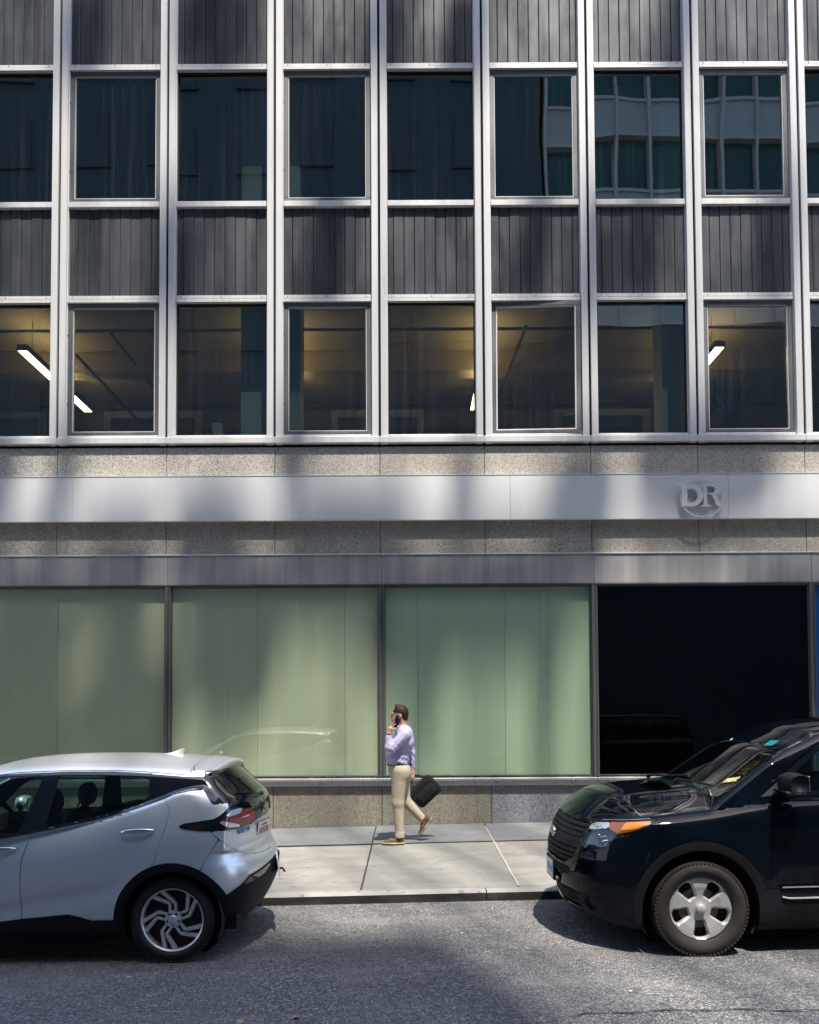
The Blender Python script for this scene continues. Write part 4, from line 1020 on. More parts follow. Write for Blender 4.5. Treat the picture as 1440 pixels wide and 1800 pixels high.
    ribbon('roof_seam',bolt,[(-1.7,1.352),(-1.25,1.406),(-1.05,1.412),(-.79,1.417),(-.49,1.412),(-.26,1.398),(.05,1.371)],.005,.0012,M['gloss'],car,n=60,side='both')
    ribbon('spoiler_seam',bolt,[(.09,1.452),(.085,1.43),(.125,1.39),(.17,1.358)],.005,.0012,M['gap'],car,n=12,side='both')
    for x in (-1.4,): pass
    well(car,0,.31,.37,.85,.55); well(car,-2.6,.31,.37,.85,.55)
    for x in (0,-2.6):
        for y in (-.755,.755): hatch_wheel(car,x,y,.309,rot=.35)
    mb=MB(); mb.box(-3.2,-.70,.20,.45,.70,.30); mb.box(-2.2,-.72,.29,.30,.72,.42); mb.build('floor_pan',M['wheelwell'],car)
    mb=MB(); mb.cbox(-2.45,-.70,.75,-1.95,.70,1.0,.05); mb.build('dashboard',M['cabin'],car)
    for y in (-.36,.36): seat(car,-1.55,y,.42)
    mb=MB(); n=24; mb.tube([(-1.88+.05*math.sin(a),-.36+.18*math.cos(a),.98+.18*math.sin(a)) for a in [2*math.pi*k/n for k in range(n+1)]],.014,8,cap=False); mb.build('steering_wheel',M['seat'],car)
    for y in (-.36,0,.36): seat(car,-.62,y,.48,w=.36)
    # exterior mirror, antenna fin, wiper
    for sg in (-1,1):
        m_=empty('wing_mirror',(-1.93,sg*.90,1.0)); m_.parent=car
        mb=MB(); mb.lathe_z([(0,-.075),(.6,-.07),(.95,-.03),(1,.02),(.85,.06),(.5,.078),(0,.08)],20); mb.v=[(a*.07,b*.12+sg*.02,c) for a,b,c in mb.v]; mb.build('shell',M['silver'],m_,smooth=True)
        mb=MB(); mb.cbox(.066,-.10+sg*.02,-.055,.078,.10+sg*.02,.058,.004); mb.build('mirror_glass',M['chrome'],m_); mb=MB(); mb.tube([(0,-sg*.02,-.06),(0,-sg*.14,-.08)],.02,8); mb.build('arm',M['gloss'],m_)
    mb=MB(); V=[];n=12
    for k in range(n+1):
        t=k/n; x=-.31+.17*t; h=.062*(t**1.5) if t<.93 else .062*(1-(t-.93)/.07*.25); w=.024*math.sin(math.pi*min(1,.15+.8*t))**.6
        z0=float(BRf(x+.0)); V+=[(x,-w,z0-.008),(x,-w*.4,z0+h*.6),(x+.012*t,0,z0+h),(x,w*.4,z0+h*.6),(x,w,z0-.008)]
    F=[(5*k+j,5*k+5+j,5*k+6+j,5*k+1+j) for k in range(n) for j in range(4)]+[(5*n,5*n+1,5*n+2,5*n+3,5*n+4)]
    mesh('roof_antenna',V,F,M['silver'],car,smooth=False)
    mb=MB(); mb.tube([(.515,-.02,1.155),(.47,-.30,1.195),(.42,-.50,1.215)],[.012,.009,.006],6); mb.cbox(.49,-.07,1.13,.535,.03,1.175,.01); mb.build('rear_wiper',M['clad'],car)
    # plates and badge on the tail
    pl=empty('number_plate',(.560,-.155,.878)); pl.parent=car; pl.rotation_euler=(0,math.radians(6),math.radians(-8))
    mb=MB(); mb.cbox(-.004,-.155,-.078,.004,.155,.078,.003); mb.build('frame',M['gloss'],pl); mb=MB(); mb.box(.004,-.146,-.068,.006,.146,.068); mb.build('plate',M['plate'],pl)
    mb=MB()
    for k in range(6): mb.box(.0062,-.115+.042*k,-.028,.0072,-.09+.042*k,.022)
    mb.box(.0062,-.07,.038,.0072,.07,.052); mb.build('plate_marks',M['platetxt'],pl)
    bl=empty('lower_plate',(.655,.02,.555)); bl.parent=car; bl.rotation_euler=(0,math.radians(-8),math.radians(10))
    mb=MB(); mb.cbox(-.006,-.15,-.08,.004,.15,.08,.003); mb.build('plate',M['plate'],bl); mb=MB(); mb.box(.0042,-.145,.03,.0055,.145,.07); mb.box(.0042,-.145,-.07,.0055,.145,-.05)
    for k in range(6): mb.box(.0042,-.12+.043*k,-.035,.0055,-.098+.043*k,.018)
    mb.build('plate_marks',M['blueplate'],bl); mb=MB(); mb.tube([(-.05,.05,-.04),(.03,.05,-.05),(.045,.05,-.085)],.010,6); mb.build('plate_bracket',M['clad'],bl)
    # badge: follows the hatch surface
    import numpy as _n
    yy,zz=-.555,.925; gx=.5
    for _ in range(60): gx+=0
    xs=.70
    for _ in range(200): xs-=max(float(bolt(np.array(xs),np.array(yy),np.array(zz))),0)*.6
    xa=.70
    for _ in range(200): xa-=max(float(bolt(np.array(xa),np.array(yy+.09),np.array(zz))),0)*.6
    ang=math.atan2(.09,xa-xs)
    text('badge','BOLT EV',.052,M['badgeblue'],car,(xs+.004,yy,zz),(math.radians(88),0,ang),.002,1.05)
    ca=.70
    for _ in range(200): ca-=max(float(bolt(np.array(ca),np.array(-.03),np.array(1.06))),0)*.6
    mb=MB(); mb.box(ca,-.11,1.045,ca+.012,.03,1.075); mb.box(ca,-.065,1.03,ca+.014,-.015,1.09); mb.build('emblem',M['chrome'],car)
    return car
hatchback()
# ================= dark SUV
def suvcar():
    car=empty('black_suv',(2.16,7.12,.036),'black dark blue SUV parked nose left, with grey hub caps and amber lamps','car','cars parked along the kerb'); car.rotation_euler=(0,-.009,0)
    MS=master(suv,(-1.2,-1.1,.02),(3.8,.04,1.85),.0175)
    vv=lambda x,y:(x-y)*R2
    ar,ao=.435,.497; cz=.343
    hole=lambda x,y,z:I(U(np.hypot(x,z-cz)-ar,I(np.abs(x)-ar,z-cz),np.hypot(x-2.72,z-cz)-ar,I(np.abs(x-2.72)-ar,z-cz)),y+.45)
    ringc=lambda x,y,z:I(U(np.hypot(x,z-cz)-ao,np.hypot(x-2.72,z-cz)-ao),y+.45,.20-z)
    rock=lambda x,y,z:I(z-.475,.43-x,x-2.3)
    fb=lambda x,y,z:I(z-.40-.0*x,x+.47)
    rb=lambda x,y,z:I(z-.50,3.1-x)
    cl=lambda x,y,z:U(ringc(x,y,z),rock(x,y,z),rb(x,y,z))
    inner=lambda y:y+.45
    fg=[(.66,1.195),(.80,1.34),(1.0,1.485),(1.12,1.565),(1.40,1.585),(1.43,1.205)]; rgl=[(1.55,1.205),(1.53,1.588),(2.28,1.585),(2.36,1.21)]; qg=[(2.48,1.215),(2.40,1.58),(3.05,1.55),(3.2,1.25)]
    DLO=[(.50,1.150),(.78,1.375),(.97,1.505),(1.09,1.585),(1.4,1.61),(2.4,1.61),(3.1,1.57),(3.3,1.24),(2.4,1.185),(1.4,1.175),(.98,1.165)]
    gDL=lambda x,y,z:I(sdpoly(x,z,DLO),inner(y)); gS=lambda x,y,z:U(*[I(sdpoly(x,z,p),inner(y)) for p in (fg,rgl,qg)])
    cwv=lambda x,y,z:(x-(.10+1.55*(z-1.19)+.30*y*y))/1.8
    gW=lambda x,y,z:I(cwv(x,y,z)-.012,z-(1.615-.0*y),(1.215-.07*np.abs(y)/.8)-z,np.abs(y)-(.765-(z-1.15)*.33))
    zl=lambda x:np.interp(x,[-.90,-.74,-.57,-.3,.16,.30],[.945,.958,.985,1.010,1.060,1.115])
    gHd=lambda x,y,z:I(zl(x)-z,x-(.055+.32*y*y))
    lamp=[(-.097,.946),(-.047,.970),(.182,.986),(.30,.998),(.392,1.006),(.395,.99),(.389,.957),(.311,.919),(.161,.866),(.117,.826),(.088,.791),(-.18,.743)]
    gL=lambda x,y,z:I(sdpoly(vv(x,y),z,lamp),x+.2,y+.4)
    gr=[(.05,.940),(-.30,.944),(-.585,.950),(-.575,.76),(-.53,.66),(-.40,.60),(.05,.60)]
    gG=lambda x,y,z:I(sdpoly(y,z,gr),x+.45)
    slot=[(.05,.515),(-.44,.515),(-.50,.545),(-.46,.585),(.05,.585)]; low=[(.05,.23),(-.52,.25),(-.50,.40),(.05,.41)]
    gL2=lambda x,y,z:I(U(sdpoly(y,z,low)),x+.45)
    fog=lambda x,y,z:I(np.hypot((y+.640),z-.325)-.058,x+.4)
    fd=[(.50,1.150),(.55,.90),(.52,.478),(1.50,.478),(1.50,1.62),(1.09,1.60),(.78,1.39)]; rd=[(1.504,.478),(2.25,.478),(2.36,.85),(2.44,1.2),(2.36,1.62),(1.504,1.62)]
    gFD=lambda x,y,z:I(sdpoly(x,z,fd),inner(y)); gRD=lambda x,y,z:I(sdpoly(x,z,rd),inner(y))
    # bumper / fender joint from the lamp tip down to the arch
    sm=[(-.40,.915),(-.26,.80),(-.18,.70),(-.75,.20),(-1.2,.0),(-1.2,.94),(-.9,.94)]
    gap=.0024
    allg=lambda x,y,z:U(gS(x,y,z),gW(x,y,z)); fronts=lambda x,y,z:U(gL(x,y,z),gG(x,y,z),gL2(x,y,z),fog(x,y,z))
    base=lambda x,y,z:I(-allg(x,y,z),-hole(x,y,z),-(cl(x,y,z)+.006),-fronts(x,y,z))
    bpy_=[(-1.3,.0),(-.40,.0),(-.47,.34),(-.43,.60),(-.365,.80),(-.42,.905),(-.60,.86),(-.69,.77),(-1.3,.73)]
    gBp=lambda x,y,z:sdpoly(x,z,bpy_)
    cpart('body',region(MS,lambda x,y,z:I(base(x,y,z),gap-gFD(x,y,z),gap-gRD(x,y,z),gap-gHd(x,y,z),gap-gBp(x,y,z),-(gDL(x,y,z)+.004)),0,.012),M['navy'],car)
    cpart('hood',region(MS,lambda x,y,z:I(base(x,y,z),gHd(x,y,z)+gap),0,.015),M['navy'],car)
    cpart('front_bumper',region(MS,lambda x,y,z:I(base(x,y,z),gBp(x,y,z)+gap),0,.015),M['navy'],car)
    cpart('bumper_valance',region(MS,lambda x,y,z:I(z-.395,x+.44,-fog(x,y,z),-gL2(x,y,z),-hole(x,y,z)),.004,.01),M['clad'],car)
    for s in ('near','far'):
        sg=-1 if s=='near' else 1
        a=cpart('door',region(MS,lambda x,y,z:I(base(x,y,z),gFD(x,y,z)+gap,-(gDL(x,y,z)+.004)),0,.012),M['navy'],car,s); a['label']='front door'
        b=cpart('door',region(MS,lambda x,y,z:I(base(x,y,z),gRD(x,y,z)+gap,-(gDL(x,y,z)+.004)),0,.012),M['navy'],car,s); b['label']='rear door'
        for dd,cx in ((a,1.32),(b,2.18)):
            yy=float(project(suv,[cx],[.99])[0]); mb=MB(); mb.cbox(cx-.11,(yy-.035),.975,cx+.11,(yy-.015),1.005,.006); mb.cbox(cx-.11,yy-.03,.98,cx-.08,yy+.01,1.0,.003); mb.cbox(cx+.08,yy-.03,.98,cx+.11,yy+.01,1.0,.003); mb.v=[(p,q*(-sg),r) for p,q,r in mb.v]; mb.build('door_handle',M['navy'],dd)
        cpart('window_surround',region(MS,lambda x,y,z:I(gDL(x,y,z),-gS(x,y,z)),.001,.01),M['gloss'],car,s)
        cpart('side_glass',region(MS,lambda x,y,z:gS(x,y,z)-.004,-.004),M['cglass'],car,s)
        # head lamp: housing deep inside, chrome and amber cells, clear cover left open
        hl=cpart('head_lamp',region(MS,lambda x,y,z:gL(x,y,z),-.030,0),M['gloss'],car,s)
        cpart('lens',region(MS,lambda x,y,z:I(sdpoly(vv(x,y),z,[(.085,.972),(.385,.998),(.382,.962),(.305,.926),(.18,.893),(.12,.915),(.085,.93)]),x+.2),-.012,.01),M['amberdark'],hl,s)
        cpart('turn_signal',region(MS,lambda x,y,z:I(sdpoly(vv(x,y),z,[(.215,.975),(.385,.993),(.378,.966),(.305,.934),(.195,.918)]),x+.2),-.006,.01),M['amber'],hl,s)
        cpart('reflector_band',region(MS,lambda x,y,z:I(sdpoly(vv(x,y),z,[(-.092,.946),(-.04,.962),(.075,.972),(.075,.928),(-.08,.905),(-.12,.905)]),x+.2),-.014,.01),M['clear'],hl,s)
        for q in range(5):
            v0=-.07+.026*q; cpart('reflector_rib',region(MS,lambda x,y,z:I(sdpoly(vv(x,y),z,[(v0,.962),(v0+.006,.962),(v0-.004,.912),(v0-.010,.912)]),x+.2),-.010,.01),M['gloss'],hl,s)
        
        px_,pz_=-.665,.845; yy=-.775; mb=MB(); mb.lathe_y([(0,.0),(.018,.0),(.022,-.01),(.034,-.012),(.036,.03)],20); mb.v=[(px_+p,(yy+q+.03)*(-sg),pz_-.012+r) for p,q,r in mb.v]; mb.cbox(px_-.045,(yy+.03)*(-sg)-.01,pz_-.05,px_-.030,(yy+.03)*(-sg)+.01,pz_+.03,.003); mb.cbox(px_-.01,(yy+.015)*(-sg)-.01,pz_-.03,px_+.06,(yy+.015)*(-sg)+.01,pz_-.012,.003); _sm(mb.build('projector',M['chrome'],hl))
        cpart('lamp_cover',region(MS,lambda x,y,z:gL(x,y,z)-.002,.0006),glass_clear,hl,s)
        mb=MB(); mb.lathe_y([(.052,0),(.060,-.006),(.066,0),(.062,.02)],32); mb.lathe_y([(0,.05),(.05,.045),(.054,0)],32,m=1); mb.v=[(q,p,r) for p,q,r in mb.v]
        xs=-1.2
        for _ in range(200): xs+=max(float(suv(np.array(xs),np.array(-.640),np.array(.325))),0)*.6
        o=mb.build('fog_lamp',[M['clad'],M['wheelwell']],car,loc=(xs+.008,sg*.640,.325)); o.rotation_euler=(0,0,sg*(-.42)); 
    glg=cpart('lower_cladding',region(MS,lambda x,y,z:I(cl(x,y,z),-hole(x,y,z)),.014,.03),M['clad'],car)
    # grille: recessed backing and horizontal bars
    cpart('grille_back',region(MS,lambda x,y,z:gG(x,y,z)-.01,-.055,0),M['wheelwell'],car)
    zs=[.925,.885,.845,.760,.718,.677,.640]
    for k,zc in enumerate(zs):
        t=.011 if k not in (2,3) else .014
        cpart('grille_bar',region(MS,lambda x,y,z:I(gG(x,y,z),zc-t-z,z-zc-t),-.004,.03),M['clad'],car)
    cpart('grille_bar',region(MS,lambda x,y,z:I(gG(x,y,z),.776-z,z-.826,),-.008,.03),M['clad'],car)
    cpart('grille_mesh',region(MS,lambda x,y,z:gG(x,y,z),-.035,0),meshmat,car)
    cpart('intake_back',region(MS,lambda x,y,z:gL2(x,y,z)-.01,-.06,0),M['wheelwell'],car)
    for zc in (.29,.35): cpart('intake_bar',region(MS,lambda x,y,z:I(gL2(x,y,z),zc-.008-z,z-zc-.008),-.01,.03),M['clad'],car)
    cpart('bumper_slot',region(MS,lambda x,y,z:I(sdpoly(y,z,slot),x+.45),.002,.006),M['wheelwell'],car)
    cpart('windshield',region(MS,lambda x,y,z:gW(x,y,z)-.004,-.004),M['wglass'],car)
    lin=region(MS,lambda x,y,z:I(-allg(x,y,z)+.012,-hole(x,y,z),-gL2(x,y,z),-gG(x,y,z)-.0,.0-gL(x,y,z)-.0),-.065 if False else -.022); lin=(lin[0],-lin[1],[f[::-1] for f in lin[2]])
    cpart('interior_lining',lin,M['cabin'],car)
    well(car,0,cz,.44,.90,.55); well(car,2.72,cz,.44,.90,.55)
    for x in (0,2.72):
        for y in (-.845,.845): suv_wheel(car,x,y,cz-.002,rot=-math.pi/2-.0,steer=0)
    mb=MB(); mb.box(-.75,-.6,.22,3.4,.6,.34); mb.box(.52,-.80,.33,2.20,.80,.5); mb.build('floor_pan',M['wheelwell'],car)
    mb=MB(); mb.cbox(.30,-.74,.85,.78,.74,1.135,.06); mb.build('dashboard',M['cabin'],car)
    for y in (-.38,.38): seat(car,1.28,y,.60); seat(car,2.12,y,.62)
    mb=MB(); n=24; mb.tube([(.93+.05*math.sin(a),-.38+.19*math.cos(a),1.12+.18*math.sin(a)) for a in [2*math.pi*k/n for k in range(n+1)]],.015,8,cap=False); mb.build('steering_wheel',M['seat'],car)
    # badge, plate
    xb=-1.2
    for _ in range(200): xb+=max(float(suv(np.array(xb),np.array(0.),np.array(.80))),0)*.6
    mb=MB(); mb.lathe_y([(0,-.010),(.80,-.010),(.86,-.016),(.97,-.014),(1.0,0)],36); mb.v=[(q+xb-.002,p*.095,r*.046+.80) for p,q,r in mb.v]; o=_sm(mb.build('emblem',[M['chrome']],car))
    mb=MB(); mb.lathe_y([(0,-.0125),(.78,-.0125)],36); mb.v=[(q+xb-.002,p*.095,r*.046+.80) for p,q,r in mb.v]; mb.build('emblem_field',M['navy'],car)
    pl=empty('number_plate',(xb-.035,-.02,.500)); pl.parent=car
    mb=MB(); mb.cbox(-.010,-.165,-.088,.010,.165,.088,.005); mb.build('frame',M['clad'],pl); mb=MB(); mb.box(-.0125,-.148,-.070,-.0100,.148,.070); mb.build('plate',M['plate'],pl)
    mb=MB()
    for k in range(7): mb.box(-.0140,-.125+.037*k,-.030,-.0126,-.103+.037*k,.025)
    mb.build('plate_marks',M['badgeblue'],pl)
    ribbon('lamp_edge',suv,[(-.66,.977),(-.62,.982),(-.53,.989),(-.42,.999),(-.34,1.004)],.004,.002,M['alu_dark'],car,n=20,side='both')
    # side mouldings on the sill
    ribbon('sill_moulding',suv,[(.60,.496),(1.6,.505),(2.25,.510)],.012,.030,M['chrome'],car,n=30,side='both')
    ribbon('sill_moulding',suv,[(.60,.425),(.66,.412),(1.6,.425),(2.25,.430)],.009,.030,M['alu'],car,n=30,side='both')
    # mirrors
    for sg in (-1,1):
        m_=empty('wing_mirror',(.66,sg*1.00,1.27)); m_.parent=car
        V=[];n=20;prof=[(-.12,.55,.6),(-.105,.86,.9),(-.05,1.0,1.0),(.03,.98,1.0),(.09,.90,.92),(.12,.80,.85)]
        for yy,sa,sb in prof:
            for k in range(n):
                a=2*math.pi*k/n; ca,sa_=math.cos(a),math.sin(a); sx=abs(ca)**.7*(1 if ca>0 else -1); sz=abs(sa_)**.7*(1 if sa_>0 else -1)
                V.append((.085*sx*sa*(1 if sx>0 else .9)+.015,sg*yy,.075*sz*sb-.008*(1 if sx<0 else 0)))
        F=[(i*n+k,i*n+(k+1)%n,(i+1)*n+(k+1)%n,(i+1)*n+k) for i in range(len(prof)-1) for k in range(n)]+[list(range(n)),[5*n+k for k in range(n)][::-1]]
        if sg<0: F=[f[::-1] for f in F]
        o=mesh('shell',V,F,M['clad'],m_,smooth=True)
        mb=MB(); mb.cbox(.095,-.09,-.055,.108,.09,.055,.004); mb.build('mirror_glass',M['chrome'],m_)
        mb=MB(); mb.cbox(-.085,-.12,-.072,.07,.11,-.050,.008); mb.build('signal_lens',M['gloss'],m_)
        mb=MB(); mb.v=[];mb.tube([(.0,-sg*.05,-.07),(-.02,-sg*.17,-.10)],[.035,.045],10); mb.build('arm',M['gloss'],m_)
        # sail panel in front of the side window
        P_=np.array([(.50,1.152),(.74,1.335),(.70,1.185)])
        yy=project(suv,P_[:,0],P_[:,1]); V=[(p[0],(y-.004)*(-sg),p[1]) for p,y in zip(P_,yy)]+[(p[0],(y+.01)*(-sg),p[1]) for p,y in zip(P_,yy)]
        mesh('sail_panel',V,[(0,1,2),(0,3,4,1),(1,4,5,2),(2,5,3,0)],M['silverdull'],car)
    # wipers, cowl, sticker, dash papers
    mb=MB(); V=[]; n=16
    for i in range(n+1):
        y=-.60+1.2*i/n
        for s in (0,1): x=(.10+1.55*(1.215-.07*abs(y)/.8-1.19)+.30*y*y)-.13*(1-s)+.0; z=(1.205-.085*abs(y)**1.5)+ .004*s; V.append((x,y,z))
    mesh('cowl',V,[(2*i,2*i+1,2*i+3,2*i+2) for i in range(n)],M['clad'],car)
    for (a,b_,c) in (((.10,-.18,1.235),(.16,-.45,1.235),(.33,-.66,1.20)),((.06,.50,1.22),(.10,.1,1.245),(.20,-.12,1.265))):
        mb=MB(); mb.tube([a,b_,c],[.013,.010,.007],6); mb.tube([(a[0]-.0,a[1],a[2]),(a[0]-.02,a[1]+.02,a[2]-.02)],.02,8); mb.build('wiper',M['clad'],car)
    def onglass(name,y0,y1,z0,z1,mat):
        V=[]
        for z in (z0,z1):
            for y in (y0,y1):
                x=.10+1.55*(z-1.19)+.30*y*y+.012; V.append((x,y,z))
        mesh(name,V,[(0,1,3,2)],mat,car)
    onglass('sticker',-.56,-.47,1.525,1.565,M['sticker2']); onglass('sticker',.12,.16,1.545,1.56,M['sticker'])
    mb=MB(); mb.box(.44,-.62,1.137,.60,-.42,1.139); mb.box(.47,-.40,1.137,.60,-.30,1.139); mb.build('dash_papers',M['sticker'],car)
    return car
glass_clear=glassmat('clear_lamp_cover',(.9,.9,.9),1.45,1.0,0)
def _mesh():
    m,nt,b,o=newmat('grille_mesh'); t=nt.nodes.new('ShaderNodeBsdfTransparent'); mx=nt.nodes.new('ShaderNodeMixShader'); w=nt.nodes.new('ShaderNodeTexChecker'); w.inputs['Scale'].default_value=90
    L(nt,coord(nt),w.inputs['Vector']); b.inputs['Base Color'].default_value=(.02,.02,.022,1); b.inputs['Roughness'].default_value=.4; L(nt,w.outputs['Fac'],mx.inputs[0]); L(nt,t.outputs[0],mx.inputs[1]); L(nt,b.outputs[0],mx.inputs[2]); L(nt,mx.outputs[0],o.inputs[0]); return m
meshmat=_mesh(); M['silverdull']=simple('satin_sail_panel',(.06,.065,.075),.3,.3,.6)
suvcar()
# ------------------------------------------------------------------ the walking man
def cap(F,ax,lo,h,a,b,ra,rb,k,sub=False,ell=None):
    """blend one tapered capsule into the field F, touching only its own box"""
    a=np.array(a,float);b=np.array(b,float); r=max(ra,rb)*(1 if ell is None else max(1,max(ell)))+k+2.5*h
    i0=[max(0,int((min(a[q],b[q])-r-lo[q])/h)) for q in range(3)]; i1=[min(F.shape[q],int((max(a[q],b[q])+r-lo[q])/h)+2) for q in range(3)]
    if any(i1[q]<=i0[q] for q in range(3)): return
    X=ax[0][i0[0]:i1[0]][:,None,None];Y=ax[1][i0[1]:i1[1]][None,:,None];Z=ax[2][i0[2]:i1[2]][None,None,:]
    d=capd(X,Y,Z,a,b,ra,rb,ell); s=(slice(i0[0],i1[0]),slice(i0[1],i1[1]),slice(i0[2],i1[2]))
    F[s]=smin(F[s],d,k) if not sub else smax(F[s],-d,k)
def capd(X,Y,Z,a,b,ra,rb,ell=None):
    e=b-a; L2=max(e@e,1e-9)
    if ell is not None:
        sx,sy,sz=ell; px,py,pz=(X-a[0])/sx,(Y-a[1])/sy,(Z-a[2])/sz; e=e/np.array(ell); L2=max(e@e,1e-9)
    else: px,py,pz=X-a[0],Y-a[1],Z-a[2]
    t=np.clip((px*e[0]+py*e[1]+pz*e[2])/L2,0,1); d=np.sqrt((px-t*e[0])**2+(py-t*e[1])**2+(pz-t*e[2])**2)-(ra+(rb-ra)*t)
    return d*(min(ell) if ell is not None else 1)
def blob(prims,h,pad=.03,cuts=None,disp=None):
    P_=[]; 
    for p in prims:
        a,b,ra,rb=p[0],p[1],p[2],p[3]; e=p[5] if len(p)>5 else None; r=max(ra,rb)*(max(e) if e else 1)
        P_+= [np.array(a)-r,np.array(a)+r,np.array(b)-r,np.array(b)+r]
    P_=np.array(P_); lo=P_.min(0)-pad; hi=P_.max(0)+pad; n=[int(math.ceil((hi[k]-lo[k])/h))+1 for k in range(3)]; ax=[lo[k]+h*np.arange(n[k]) for k in range(3)]
    F=np.full(n,.2)
    for p in prims: cap(F,ax,lo,h,p[0],p[1],p[2],p[3],p[4] if len(p)>4 else .02,False,p[5] if len(p)>5 else None)
    if disp is not None: F=F+disp(ax[0][:,None,None],ax[1][None,:,None],ax[2][None,None,:])
    for c in (cuts or []): F=np.maximum(F,c(ax[0][:,None,None],ax[1][None,:,None],ax[2][None,None,:]))
    # surface nets straight from the sampled field, normals from the mesh
    V,N,Q=nets_field(F,lo,h); return V,Q
def nets_field(F,lo,h):
    V,N,Q=nets(lambda x,y,z:x*0,lo,[lo[k]+h*(F.shape[k]-1) for k in range(3)],h,F=F,newton=0); return V,N,Q
def relax(V,Q,it=2):
    n=len(V); Q=np.asarray(Q)
    for _ in range(it):
        S=np.zeros_like(V);c=np.zeros(n)
        for a in range(4):
            i,j=Q[:,a],Q[:,(a+1)%4]; np.add.at(S,i,V[j]);np.add.at(c,i,1);np.add.at(S,j,V[i]);np.add.at(c,j,1)
        V=V*.5+.5*S/np.maximum(c,1)[:,None]
    return V
def bpart(name,prims,h,mat,parent,cuts=None,disp=None,it=2):
    V,Q=blob(prims,h,cuts=cuts,disp=disp); V=relax(V,Q,it); return mesh(name,V,Q.tolist(),mat,parent,smooth=True)
M['skin']=simple('skin',(.40,.215,.155),.5,var=(14,.1)); M['hair']=simple('brown_hair',(.026,.011,.006),.6,spec=.2,bumps=(90,.8,.004)); M['shirt']=simple('lavender_shirt',(.37,.34,.53),.75,bumps=(16,.3,.006)); M['khaki']=simple('khaki_trousers',(.38,.325,.245),.8,bumps=(13,.3,.005),var=(5,.12))
M['belt']=simple('black_belt',(.012,.012,.013),.4); M['shoe']=simple('tan_suede',(.13,.080,.048),.85,bumps=(120,.3,.002)); M['sole']=simple('pale_sole',(.34,.27,.18),.7); M['lace']=simple('dark_laces',(.012,.012,.015),.8); M['nylon']=simple('black_nylon',(.0025,.003,.004),.85,bumps=(300,.4,.001)); M['phone']=simple('black_phone',(.006,.008,.014),.15,coat=.5); M['watch']=simple('steel_watch',(.5,.5,.48),.25,.9); M['eye']=simple('eye',(.02,.015,.01),.2)
X0,Y0=-.145,10.70; MZ=.146
man=empty('person',(X0,Y0,MZ),'man in a lavender shirt and khaki trousers walking left, phone at his ear','person')
# local frame: x along the street (he walks towards -x), y away from the camera, z up; near side is his left
HD=(.02,.0,1.635)
prims=[ # head
 ((.012,0,1.675),(.03,0,1.675),.088,.090,.02,(1.0,.86,1.05)),((-.03,0,1.60),(-.005,0,1.615),.060,.062,.03,(1,.9,1)),((-.062,0,1.572),(-.05,0,1.580),.024,.028,.025),
 ((-.082,0,1.640),(-.100,0,1.612),.009,.0135,.014),((-.078,-.0,1.665),(-.075,0,1.675),.02,.02,.02,(1,1.8,1)),((-.078,-.012,1.585),(-.078,.012,1.585),.010,.010,.012),
 ((.028,-.080,1.640),(.034,-.082,1.615),.016,.011,.008,(1,.5,1.4)),((.028,.080,1.640),(.034,.082,1.615),.016,.011,.008,(1,.5,1.4)),
 ((.035,0,1.60),(.055,0,1.47),.056,.062,.03),
 # torso
 ((.07,0,1.40),(.075,0,1.30),.105,.12,.05,(1,1.5,1)),((.03,0,1.20),(.0,0,1.07),.118,.125,.05,(1.0,1.25,1)),((.0,0,1.0),(.015,0,.93),.118,.12,.05,(1.0,1.3,1)),
 ((.075,-.165,1.40),(.075,.165,1.40),.060,.060,.05),
 # near arm: shoulder, elbow forward, forearm up to the ear
 ((.080,-.185,1.405),(-.100,-.235,1.225),.055,.042,.03),((-.100,-.235,1.225),(-.125,-.205,1.415),.042,.028,.02),
 # far arm hanging back
 ((.085,.185,1.40),(.160,.21,1.145),.052,.040,.03),((.160,.21,1.145),(.175,.19,.925),.038,.026,.02),
 # legs: near leg carries the weight, far leg trails with bent knee
 ((.015,-.085,.93),(-.010,-.085,.52),.088,.058,.05),((-.010,-.085,.52),(.010,-.085,.09),.056,.036,.03),
 ((.03,.085,.93),(.075,.085,.53),.086,.056,.05),((.075,.085,.53),(.300,.085,.285),.054,.036,.03),
 ((.010,-.085,.07),(-.10,-.09,.045),.026,.016,.02),((.300,.085,.275),(.318,.085,.262),.028,.020,.02),
]
def fingers(base,dirs,lens,rads,curls,side):
    out=[]
    for b,d,l,r,cv in zip(base,dirs,lens,rads,curls):
        d=Vector(d).normalized(); p=Vector(b); q=Vector(cv)
        for s,f in enumerate((.45,.32,.23)):
            d2=(d+q*(s*1.0)).normalized(); e=p+d2*l*f; out.append((tuple(p),tuple(e),r*(1-.12*s),r*(.88-.12*s),.004)); p=e
    return out
# near hand: palm in front of the phone's lower half, index finger up along it, thumb under the jaw
hand=[((-.122,-.203,1.425),(-.108,-.192,1.475),.024,.030,.012),((-.108,-.192,1.475),(-.085,-.175,1.495),.030,.026,.012,(1,.7,1))]
hand+=fingers([(-.088,-.185,1.505),(-.096,-.168,1.508),(-.103,-.152,1.500),(-.108,-.140,1.488)],[(.45,.05,.9),(.75,.35,.45),(.8,.4,.3),(.8,.4,.15)],[.085,.082,.076,.062],[.0095,.0095,.009,.008],[(.10,.02,.05),(.15,.30,-.15),(.15,.3,-.2),(.15,.3,-.25)],-1)
hand+=fingers([(-.090,-.200,1.470)],[(.95,.1,.05)],[.078],[.0105],[(0,.05,.12)],-1)
